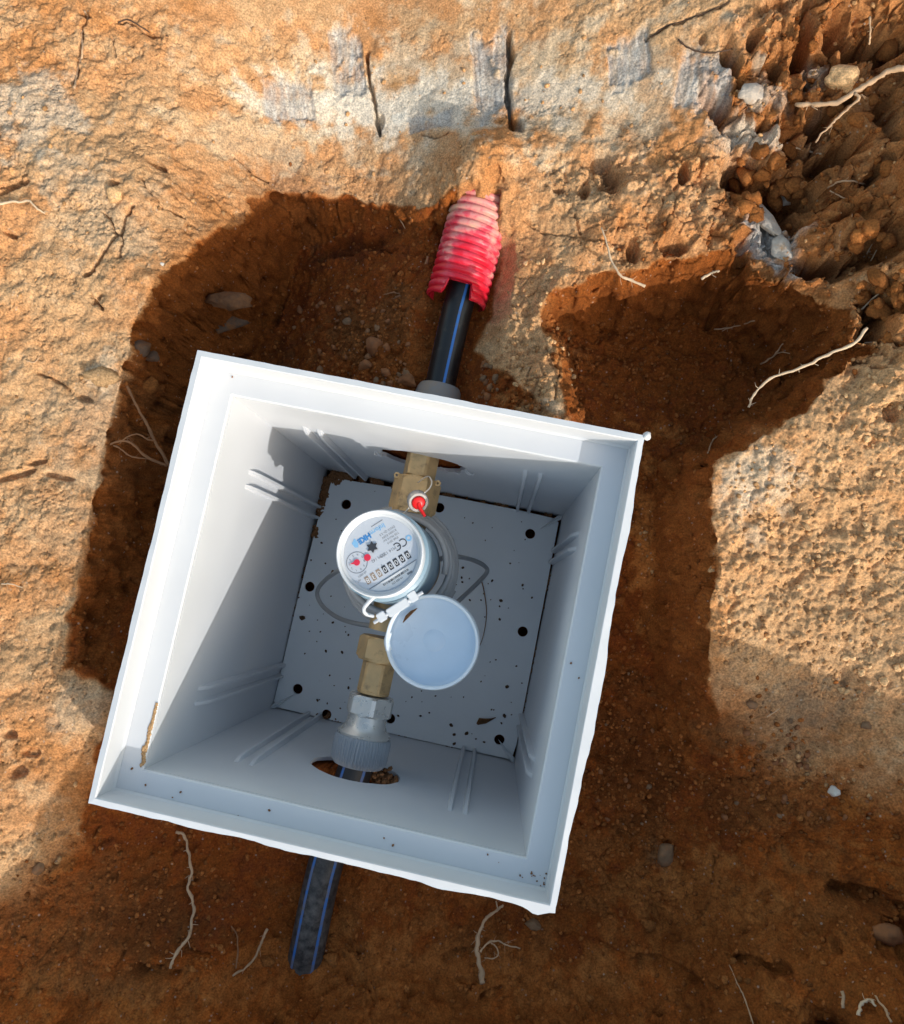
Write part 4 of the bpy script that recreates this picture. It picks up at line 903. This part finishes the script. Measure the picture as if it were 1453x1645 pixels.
SPOTS = [(535,1000,3),(517,872,2.5),(523,905,2),(550,1048,3.5),(524,1046,3),(486,992,6),(480,960,2),(718,852,4),(728,868,2.5),(744,912,3),(742,928,2.5),(743,935,2.5),(791,933,3),(755,964,2.5),(805,965,4),(803,995,3),(803,974,2),(773,964,2),(725,1165,4),(730,1180,3.5),(750,1178,4),(765,1187,2),(778,1192,2.5),(730,1195,3.5),(811,1150,4.5),(806,1162,2.5),(815,1103,4),(773,1095,2),(790,1140,2),(700,1118,2),(676,1150,2.5),(662,1120,2),(560,1105,3),(530,1085,2),(510,1125,3),(526,1130,2),(547,1138,2),(490,1050,2),(560,1020,2.5),(500,900,2),(515,1015,2),(840,940,3),(820,905,2),(855,960,2.5),(760,840,2),(780,868,1.6),(700,1090,2),(690,1145,2),(640,1150,2.5),(610,1180,2),(745,1120,1.6),(797,1060,1.8),(830,1070,2)]
for px, py, r in SPOTS:
    p = at(px, py, D2 - .0004); items.append(((p[0], p[1], -D2 + .0002), r * .86 / 1330 * .8, .5))
for _ in range(70):
    x_, y_ = random.uniform(-.115, .12), random.uniform(-.12, .115); items.append(((x_, y_, -D2 + .0001), random.uniform(.0004, .0009), .5))
stuff_lumps('mud_specks', 'dark specks of mud spattered over the grey box floor', 'mud', items, MUD)
items = []
for _ in range(420):
    t = random.random() ** 1.3; y_ = -.085 - .042 * t; wv = .0012 + .0022 * t * (.5 + .5 * math.sin(t * 19))
    items.append(((-.1292 - random.random() * wv, y_, -D1 + .0002), random.uniform(.0003, .0011) * (.6 + .7 * t), .4))
stuff_lumps('ledge_soil', 'tan soil smeared on the left ledge of the box near its lower corner', 'soil', items, CLODP)
items = []
for _ in range(14):
    sd_ = random.choice((1, 2, 2, 3)); t_ = random.uniform(-.142, .142); o_ = random.uniform(.131, .1435)
    x_, y_ = ((o_, t_) if sd_ == 1 else ((t_, -o_) if sd_ == 2 else (-o_, t_))); items.append(((x_, y_, -D1 + .0003), random.uniform(.0003, .0010), .7))
for _ in range(16):
    items.append(((.138 + random.gauss(0, .005), -.1395 + random.gauss(0, .002), -D1 + .0002), random.uniform(.0002, .0007), .5))
items = [(p_, s_, f_) for p_, s_, f_ in items if max(abs(p_[0]), abs(p_[1])) < .1435]
stuff_lumps('ledge_grit', 'small grains of brown soil lying on the ledge of the box', 'soil', items, SEAM)
items = []
for _ in range(160):
    x_ = random.gauss(.012, .011); z_ = -.165 + abs(random.gauss(0, .005)); items.append(((x_, -.134 + random.gauss(0, .004), z_), random.uniform(.0008, .0026), .8))
stuff_lumps('outlet_soil', 'brown soil spilling in beside the lower pipe through its hole', 'soil', items, SEAM)
FLAKE = mat('dry_leaf', (.24, .115, .045), .8, var=.3, vscale=300)
def flake(name, label, cat, pl, d, wd, m, z=.001):
    P = [Vector(at(px, py, d)) for px, py in pl]; bm = bmesh.new(); rows = []; n = len(P)
    for i, p in enumerate(P):
        t = (P[min(i + 1, n - 1)] - P[max(0, i - 1)]).normalized(); s = Vector((-t.y, t.x, 0)); w_ = wd[i]
        rows.append([bm.verts.new(p + s * w_ + Vector((0, 0, z + .0006))), bm.verts.new(p + Vector((0, 0, z + .0014))), bm.verts.new(p - s * w_ + Vector((0, 0, z)))])
    for a, b in zip(rows[:-1], rows[1:]):
        for i in range(2): bm.faces.new((a[i], a[i + 1], b[i + 1], b[i]))
    bmesh.ops.solidify(bm, geom=bm.faces[:], thickness=.0005)
    return tag(bm_obj(name, bm, m), label, cat)
flake('leaf_flake', 'curled brown leaf scrap on the box floor near its lower right corner', 'leaf', [(767, 1163), (772, 1158), (780, 1158), (790, 1155), (797, 1152)], D2, [.0012, .0034, .0026, .001, .0003], FLAKE, .0012)
flake('leaf_flake', 'brown leaf scrap lying inside the open blue lid', 'leaf', [(648, 1000), (654, 991), (662, 983), (671, 977)], .0985, [.0003, .0013, .0012, .0002], FLAKE, .0004)
flake('bark_chip', 'tiny orange bark chip on the cable loop left of the meter', 'bark', [(531, 928), (536, 916)], .24, [.0012, .001], FLAKE, .001)
bm = bmesh.new(); add_tube(bm, spline([at(773, 930, D2 - .002), at(778, 950, D2 - .001), at(782, 985, D2 - .001), at(777, 1020, D2 - .001), at(768, 1045, D2 - .001)], 6), .0006, .0003, 6); tag(bm_obj('hair_root', bm, FLAKE, smooth=True), 'hair thin dark root curving over the box floor beside the lid', 'root')

# ------------------------------------------------------------------ ROOTS AND TWIGS
ROOT = mat('pale_root', (.46, .30, .18), .75, var=.2, vscale=120, bump=.3, bscale=500)
ROOTW = mat('white_root', (.56, .42, .28), .7, var=.15, vscale=120)
ROOTB = mat('brown_root', (.27, .125, .055), .8, var=.25, vscale=120, bump=.3, bscale=500)
ROOTD = mat('dark_root', (.075, .042, .026), .85, var=.2)
def root(label, strands, m, lift=.003, name='root', cat='root', group=None):
    """strands: (px polyline, radius px at start, at end, depth list or None)"""
    t0 = None; bm_list = []
    for pl, r0, r1, ds in strands:
        P = [Vector(at(px, py, ds[i])) if ds else on_ground(px, py, lift) for i, (px, py) in enumerate(pl)]
        S = spline(P, 6)
        k = (CAM_P[2] - P[0].z) / FPX; wob = r0 * k * .55
        S = [p + Vector((mnoise.noise(p * 160), mnoise.noise(p * 160 + Vector((9, 0, 0))), mnoise.noise(p * 160 + Vector((0, 9, 0))))) * wob * 1.6 + Vector((random.gauss(0, 1), random.gauss(0, 1), random.gauss(0, 1))) * wob * .22 for p in S]
        k = (CAM_P[2] - P[0].z) / FPX; bm = bmesh.new(); add_tube(bm, S, r0 * k * .78, r1 * k * .78, 8, .5)
        for _ in range(int(len(S) / 5)):                       # fine side hairs
            q = random.randrange(1, len(S) - 1); tg = (S[q + 1] - S[q - 1]).normalized(); sd = Vector((-tg.y, tg.x, 0)) * random.choice((-1, 1)) + tg * random.uniform(-.3, .9) + Vector((0, 0, random.uniform(-.3, .3)))
            ln = k * random.uniform(4, 13); add_tube(bm, [S[q], S[q] + sd * ln * .5 + Vector((0, 0, random.gauss(0, .0006))), S[q] + sd * ln + tg * ln * random.uniform(-.4, .6)], min(r0, r1) * k * .28, min(r0, r1) * k * .12, 5)
        bm_list.append((bm, P[0]))
    if len(bm_list) == 1:
        return tag(bm_obj(name, bm_list[0][0], m, smooth=True), label, cat, group)
    t = thing(name, label, cat, group, loc=bm_list[0][1])
    for i, (bm, p) in enumerate(bm_list): bm_obj('stem' if i == 0 else 'branch', bm, m, t, True)
    return t
root('thick pale forked root sticking out of the crumbly bank at the upper right edge', [([(1278,168),(1310,168),(1345,164),(1372,150),(1400,130),(1425,118),(1453,108)],4,6,[.03,.025,.02,.015,.01,.005,.0]), ([(1376,150),(1378,160),(1350,185),(1330,205),(1311,228)],3.5,1.8,[.014,.015,.025,.03,.035])], ROOT)
root('short hooked white root below the thick forked root', [([(1266,250),(1274,240),(1288,238),(1303,244),(1318,247)],2.4,1.6,None)], ROOTW, .004)
root('thin curled root with a side shoot on the crumbly bank, right of the grey stone', [([(1312,325),(1325,308),(1340,296),(1362,290),(1392,296)],2.6,1.4,None),([(1334,306),(1355,318),(1388,330)],1.8,1,None)], ROOT, .005)
root('white root tip dangling over the shaded hollow right of the red conduit', [([(966,365),(975,392),(984,420),(998,443),(1015,450),(1036,460)],1.6,3.2,[.066,.068,.07,.072,.074,.076])], ROOTW)
root('short broken white root at the upper lip of the shaded hollow', [([(1127,449),(1142,440),(1156,433)],3,2,[.08,.078,.074])], ROOTW)
root('long pale root arching across the shaded hollow right of the box', [([(1203,654),(1212,634),(1238,608),(1282,593),(1330,570),(1372,552),(1393,527)],2.2,3.4,[.058,.054,.048,.043,.039,.036,.034]),([(1388,552),(1410,550),(1430,552)],2.2,1.2,[.056,.053,.05])], ROOTW)
root('small forked root in the shaded hollow, above the long pale root', [([(1222,585),(1243,572),(1258,552)],2.2,1.2,None),([(1243,572),(1255,566),(1268,568)],1.5,.8,None)], ROOT, .006)
root('fine straight rootlet at the top of the shaded hollow', [([(1148,529),(1180,525),(1213,515)],1.6,1.2,None),([(1160,532),(1172,526)],1,.8,None)], ROOT, .005)
root('thin dark rootlet running down the slope right of the box corner', [([(1138,728),(1143,712),(1155,700),(1178,683)],1.8,1.1,None)], ROOT, .004)
root('pair of pale rootlets hanging at the right edge above the long root', [([(1383,497),(1405,478),(1427,458)],2,1.6,[.052,.045,.04]),([(1409,506),(1416,485),(1424,474),(1430,458)],2,1.4,[.052,.048,.044,.04])], ROOTW)
root('straight brown twig leaning in the shaded gap left of the box', [([(193,600),(222,655),(245,700),(273,750)],2.8,4,[.056,.062,.068,.075])], ROOTB, name='twig', cat='twig')
root('tangle of pale rootlets poking from the left pit edge towards the box', [([(178,714),(195,708),(214,714),(236,735),(268,748)],1.8,3,[.05,.05,.052,.06,.07]),([(192,712),(205,702),(222,697),(238,706),(250,708)],1.3,1.8,[.05,.05,.053,.058,.062]),([(184,716),(196,722),(212,733),(240,738)],2,1.4,[.05,.052,.056,.062])], ROOTB)
root('long wavy pale root down the shaded soil below the left box corner', [([(284,1336),(297,1343),(303,1370),(309,1400),(304,1420),(307,1445),(312,1462),(308,1485),(303,1505),(285,1530),(273,1556)],3,3.2,None)], ROOT, .006)
root('tiny upright rootlet left of the dusty pipe end', [([(372,1488),(381,1502),(383,1525),(380,1556)],1.2,1.8,None)], ROOTB, .006)
root('slanting rootlet just left of the dusty pipe end', [([(430,1490),(420,1513),(405,1545),(376,1568)],2.6,2.2,None)], ROOT, .008)
root('branching pale root standing below the lower rim of the box', [([(808,1454),(795,1464),(778,1480),(768,1505),(767,1530),(772,1555),(776,1580)],2.2,5.2,None),([(772,1530),(785,1514),(800,1512),(818,1520),(836,1523)],2.2,1.2,None),([(786,1513),(797,1520),(800,1534),(793,1540),(779,1539)],1.4,1,None),([(800,1462),(797,1448)],1.6,1,None)], ROOT, .012)
root('short upright pale stub at the lower right corner of the pit', [([(1355,1591),(1356,1620)],3.4,3.6,None)], ROOT, .006)
root('hooked pale root loop at the lower right corner of the pit', [([(1381,1632),(1384,1613),(1398,1606),(1406,1614)],4,2.4,None)], ROOTW, .007)
root('leaning straw like root at the far lower right of the pit', [([(1403,1596),(1418,1615),(1432,1642)],2,2.6,None)], ROOT, .006)
root('hair thin root on the soil slope near the lower right', [([(1172,1550),(1185,1580),(1197,1605),(1210,1645)],1,1.3,None)], ROOT, .003)
root('pale root lying in the crack at the upper left corner', [([(136,18),(142,30),(132,52),(133,82),(126,112),(120,142)],2,3,None)], ROOT, .002)
root('white root at the left edge of the sunlit bank', [([(-6,328),(25,324),(50,324),(60,336),(72,344)],3,1.6,None)], ROOTW, .003)
root('frayed brown root stub in the shaded pit beside the red conduit', [([(688,412),(680,440),(668,460),(650,474),(634,478)],3,5,[.13,.135,.14,.142,.144]),([(650,474),(632,470),(616,474)],2.4,.8,[.142,.143,.144]),([(648,476),(634,486),(630,496)],2.4,.8,[.142,.145,.147]),([(640,477),(624,482)],2,.8,[.143,.145])], ROOTB)
root('fine pale hair root hanging in the shaded pit left of the conduit', [([(640,347),(650,365),(658,382)],1.2,.8,[.14,.142,.145])], ROOT)
root('thin curled root in the shaded pit above the upper left box corner', [([(366,540),(372,546),(390,558),(408,562)],1.5,1,None)], ROOTB, .004)
root('thin black rootlet on the grey clay near the upper right', [([(1090,64),(1105,76),(1125,84),(1150,85),(1182,76)],2,1.4,None)], ROOTD, .001)
root('dark rootlet crossing the clay at the top edge right of centre', [([(1044,60),(1078,40),(1128,22),(1172,4)],1.6,1.1,None)], ROOTD, .001)
root('dark curled rootlet pressed into the clay near the top left corner', [([(190,36),(205,31),(226,42),(250,56),(272,58)],1.8,1.2,None)], ROOTD, .001)
root('pale straw root on the left sunlit bank below the lumpy patch', [([(2,938),(18,938),(36,944)],1.6,1,None)], ROOTW, .002)
root('small pale rootlet on the left bank near the pale clod', [([(42,580),(56,582),(64,573)],1.6,1,None)], ROOT, .002)
root('two tiny pale shoots on the crumbly bank below the curled root', [([(1392,408),(1402,392)],1.6,1,None),([(1400,418),(1408,402)],1.4,1,None)], ROOTW, .005)
root('pale vertical shoot hanging at the top right corner', [([(1397,28),(1398,50),(1396,72)],2.4,1.8,[-.03,-.028,-.024])], ROOT)
root('thin pale rootlet on the slope among grey grit right of the box', [([(1232,1152),(1242,1145),(1252,1138)],1.3,1,None)], ROOT, .003)

# ------------------------------------------------------------------ STONES AND CLODS
def chip(bm, seed, n=9):
    """knock flat faces off a lump, then roughen it"""
    rs = random.Random(int(seed * 100))
    for _ in range(n):
        d = Vector((rs.gauss(0, 1), rs.gauss(0, 1), rs.gauss(0, 1))).normalized(); lim = rs.uniform(.55, .85)
        for v in bm.verts:
            e = v.co.dot(d) - lim
            if e > 0: v.co -= d * e * .92
    for v in bm.verts: v.co += v.co.normalized() * (.05 * mnoise.noise(v.co * 5 + Vector((seed, 0, 0))) + .06 * mnoise.noise(v.co * 9) + .05 * mnoise.noise(v.co * 17))
def stone(name, label, cat, px, py, rpx, m, seed, flat=.7, sx=1.2, rot=0, sink=.25, group=None, amp=.32):
    p = on_ground(px, py); k = (CAM_P[2] - p.z) / FPX; bm = lumpmesh(name, 3, seed, flat, amp)
    chip(bm, seed)
    bmesh.ops.transform(bm, matrix=Matrix.Diagonal((rpx * k * sx, rpx * k / sx, rpx * k, 1)), verts=bm.verts)
    me = bpy.data.meshes.new(name); bm.to_mesh(me); bm.free(); me.polygons.foreach_set('use_smooth', [True] * len(me.polygons))
    o = link(name, me, m); o.location = p + Vector((0, 0, rpx * k * flat * (1 - 2 * sink) * .6)); o.rotation_euler = (random.uniform(-.3, .3), random.uniform(-.3, .3), R(rot))
    return tag(o, label, cat, group)
STONEG = mat('grey_stone', (.20, .115, .06), .85, var=.25, vscale=150, bump=.5, bscale=500, bdist=.001, dirt=(.28, .13, .055), dscale=90, dlo=.5, dhi=.62)
STONED = mat('dark_stone', (.095, .055, .034), .85, var=.3, vscale=150, bump=.6, bscale=400, bdist=.0015, dirt=(.20, .075, .02), dscale=70, dlo=.5, dhi=.65)
BARK = mat('dark_bark', (.16, .07, .028), .85, var=.35, vscale=200, bump=.8, bscale=300, bdist=.002)
STONEB = mat('brown_stone', (.26, .10, .035), .85, var=.3, vscale=150, bump=.5, bscale=500, bdist=.001)
STONEW = mat('white_stone', (.66, .60, .52), .8, var=.12, vscale=200, bump=.4, bscale=500)
CHALK = mat('chalky_stone', (.48, .41, .34), .9, var=.2, vscale=120, bump=.8, bscale=350, bdist=.0015, dirt=(.42, .24, .11), dscale=70, dlo=.55, dhi=.7)
stone('stone', 'brown angular stone on the pit floor left of the black pipe', 'stone', 601, 556, 17, STONEB, 1, .8, 1.0, 20)
stone('stone', 'rounded brown stone under the angular one by the upper rim', 'stone', 588, 588, 12, STONEB, 2, .8)
stone('stone', 'brown stone touching the grey nut at the upper rim', 'stone', 655, 612, 15, STONEB, 3, .8)
stone('stone', 'small brown stone between two larger ones at the upper rim', 'stone', 621, 598, 9, STONEB, 4, .8)
stone('stone', 'pale round clod casting a small shadow on the left sunlit bank', 'stone', 186, 316, 15, CLODP, 5, .9, 1.0, 0, .1)
stone('soil_clod', 'large pale clod at the left pit edge, above the twig', 'clod', 165, 605, 24, CLODP, 6, .5, 1.15, 10, .3)
stone('stone', 'long dark stone wedged in the shaded left wall of the pit', 'stone', 318, 520, 44, STONED, 7, .4, 1.9, 18, .35)
stone('root_stump', 'brown torn root stump in the shaded pit above the long dark stone', 'root', 372, 484, 26, BARK, 8, .45, 1.5, 12, .2)
stone('stone', 'flat dark stone at the left pit edge above the box corner', 'stone', 226, 560, 18, STONED, 9, .6, 1.2, 30)
stone('stone', 'dark stone under the flat one at the left pit edge', 'stone', 246, 575, 12, STONED, 10, .7)
stone('soil_clod', 'brown clod between the left pit edge and the box', 'clod', 240, 622, 22, CLOD, 11, .6, 1.3, 60)
stone('stone', 'grey brown stone half buried right of the lower box corner', 'stone', 1068, 1371, 17, STONEG, 12, .7, 1.1, 70)
stone('stone', 'orange brown stone at the right edge near the bottom', 'stone', 1424, 1497, 21, STONEB, 13, .7, 1.15, 0)
stone('stone', 'small round white pebble on the shaded slope at lower right', 'pebble', 1340, 1270, 9, STONEW, 14, .9, 1.0)
stone('stone', 'grey white chalky slab bedded in the crumbly bank at upper right', 'stone', 1226, 352, 30, CHALK, 15, .22, 1.45, -48, .2, amp=.4)
stone('stone', 'smaller chalky flake below the grey white slab in the upper right bank', 'stone', 1258, 402, 22, CHALK, 31, .25, 1.4, -60, .2, amp=.4)
stone('stone', 'pale stone fragment above the chalky slab', 'stone', 1262, 322, 12, CHALK, 16, .5, 1.3, 20, .1)
stone('stone', 'pale lime lump in the upper right bank beside the dark notch', 'stone', 1208, 152, 22, CHALK, 17, .6, 1.2, 10)
stone('soil_clod', 'tan block of clay on the bank at the upper right corner', 'clod', 1355, 130, 26, CLODP, 18, .6, 1.1, 0)
stone('soil_clod', 'brown shaded clod in the top right corner', 'clod', 1425, 88, 22, CLOD, 19, .8, 1.0, 0)
stone('stone', 'grey chip on the shaded slope right of the box', 'pebble', 1207, 1132, 8, STONEG, 20, .6)
stone('stone', 'dark grey chip on the shaded slope at the right', 'pebble', 1390, 1165, 8, STONEG, 21, .6)
stone('stone', 'white bit of root or stone on the upper left shadow edge', 'pebble', 262, 426, 5, STONEW, 22, .8)
stone('soil_clod', 'dirty clod beside the small dark crater at lower right', 'clod', 1040, 1485, 13, CLOD, 23, .6)
stone('stone', 'grey pebble below the lower rim near its right corner', 'pebble', 857, 1484, 11, STONEG, 24, .7)
stone('soil_clod', 'clod beside the dusty pipe where it enters the soil', 'clod', 535, 1540, 13, CLOD, 25, .6)
stone('soil_clod', 'brown lump left of the dusty pipe end', 'clod', 428, 1545, 12, CLOD, 26, .6)
stone('stone', 'pale pebble half way down the lower left shaded slope', 'pebble', 62, 1395, 12, STONEG, 27, .6, 1.3, 70)
# loose pebbles and clods: one of each kind, then copies
def scatter(name, label, cat, group, n, areas, rpx, mats_, seed, sub=3):
    protos = []
    for k in range(6):
        bm = lumpmesh(name, sub, seed + k * 2.3, .8, .36); chip(bm, seed + k * 2.3, 12); me = bpy.data.meshes.new(name); bm.to_mesh(me); bm.free()
        me.polygons.foreach_set('use_smooth', [True] * len(me.polygons)); me.materials.append(mats_[k % len(mats_)]); protos.append(me)
    first = None; done = 0; guard = 0
    while done < n and guard < n * 20:
        guard += 1
        cx_, cy_, rx_, ry_ = random.choice(areas); a = random.random() * 6.28; q = math.sqrt(random.random()); px = cx_ + rx_ * q * math.cos(a); py = cy_ + ry_ * q * math.sin(a)
        p = on_ground(px, py)
        if max(abs(p.x), abs(p.y)) < .165: continue
        if abs(p.x) < .03 and (p.y > .15 or p.y < -.15): continue
        k = (CAM_P[2] - p.z) / FPX; s = k * (rpx[0] + (rpx[1] - rpx[0]) * random.random() ** 2)
        o = bpy.data.objects.new(name, protos[done % 6]); COL.objects.link(o)
        o.location = p + Vector((0, 0, s * .25)); o.scale = (s * random.uniform(.9, 1.3), s * random.uniform(.8, 1.0), s * random.uniform(.7, 1)); o.rotation_euler = (random.uniform(-.5, .5), random.uniform(-.5, .5), random.random() * 6.28)
        tag(o, label, cat, group); done += 1
scatter('pebble', 'small brown pebble among loose grit on the shaded pit floor by the conduit', 'pebble', 'pebbles on the pit floor by the conduit', 55, [(610, 560, 110, 70), (560, 520, 100, 60), (680, 600, 30, 25), (780, 610, 30, 30)], (3.5, 8), [STONEB, STONEB, STONEG], 40)
scatter('soil_clod', 'tan crumb of soil on the sunlit mound right of the box', 'clod', 'soil crumbs on the sunlit mound', 70, [(1300, 900, 170, 170), (1400, 700, 60, 100), (1400, 1080, 60, 50)], (3.5, 8), [CLODP], 60)
scatter('soil_clod', 'rough clod in the crumbly bank at the upper right', 'clod', 'clods of the crumbly bank', 150, [(1350, 120, 100, 120), (1340, 320, 110, 120), (1420, 480, 40, 70), (1230, 300, 60, 60)], (4, 19), [CLOD, CLOD, CLOD, CLOD, CLOD, CLOD], 80)
scatter('pebble', 'small stone in the shaded grit at the lower right of the pit', 'pebble', 'pebbles on the lower right slope', 70, [(1230, 1270, 120, 60), (1240, 1200, 60, 60), (1010, 1210, 60, 130), (1300, 1290, 120, 40)], (2.8, 6.5), [STONEB, STONEB, CLOD, STONEG], 100)
scatter('soil_clod', 'crumb of soil on the sunlit strip right of the black pipe', 'clod', 'soil crumbs on the sunlit strip', 24, [(870, 590, 60, 80), (830, 450, 60, 60)], (3, 6.5), [CLODP], 120)
scatter('soil_clod', 'brown clod on the shaded bottom slope of the pit', 'clod', 'clods on the bottom slope', 34, [(1200, 1560, 240, 60), (700, 1600, 300, 40), (250, 1480, 150, 90)], (3, 7.5), [CLOD], 140)

# fine crumbs nobody could count
dens = near * (.02 + .9 * np.clip(lump, 0, 1) + .8 * np.clip(crumb, 0, 1) + .45 * np.clip(pitmask, 0, 1) + .5 * np.clip(midl, 0, 1) + .03 * clay)
core = (np.abs(A_) < .37) & (np.abs(B_) < .42) & (BX > .16); dens = np.where(core & (spade < .2), dens, 0)
pr = (dens / dens.sum()).ravel(); idx = rng.choice(pr.size, 11500, p=pr); xs, ys, zs_ = Xg.ravel()[idx], Yg.ravel()[idx], Z.ravel()[idx]
cg = Cc.reshape(-1, 3)[idx]
sz = .0005 + .0018 * rng.random(len(idx)) ** 2.5
pale = (cg[:, 0] > .40); items = [((xs[i], ys[i], zs_[i] + sz[i] * .3), sz[i], .85) for i in range(len(idx))]
CR1 = soil_material('fine_pale_crumbs', False, (.44, .245, .11)); CR2 = soil_material('fine_brown_crumbs', False, (.27, .092, .024))
for m_ in (CR1, CR2):
    for n in m_.node_tree.nodes:
        if n.type == 'OBJECT_INFO':
            g_ = node(m_.node_tree, 'ShaderNodeNewGeometry'); tgt = n.outputs['Random'].links[0].to_socket; m_.node_tree.links.new(g_.outputs['Random Per Island'], tgt)
stuff_lumps('soil_crumbs', 'fine tan crumbs of soil scattered over the sunlit banks', 'soil', [it for it, q in zip(items, pale) if q], CR1)
stuff_lumps('soil_crumbs', 'fine brown crumbs of soil scattered over the shaded pit', 'soil', [it for it, q in zip(items, pale) if not q], CR2)
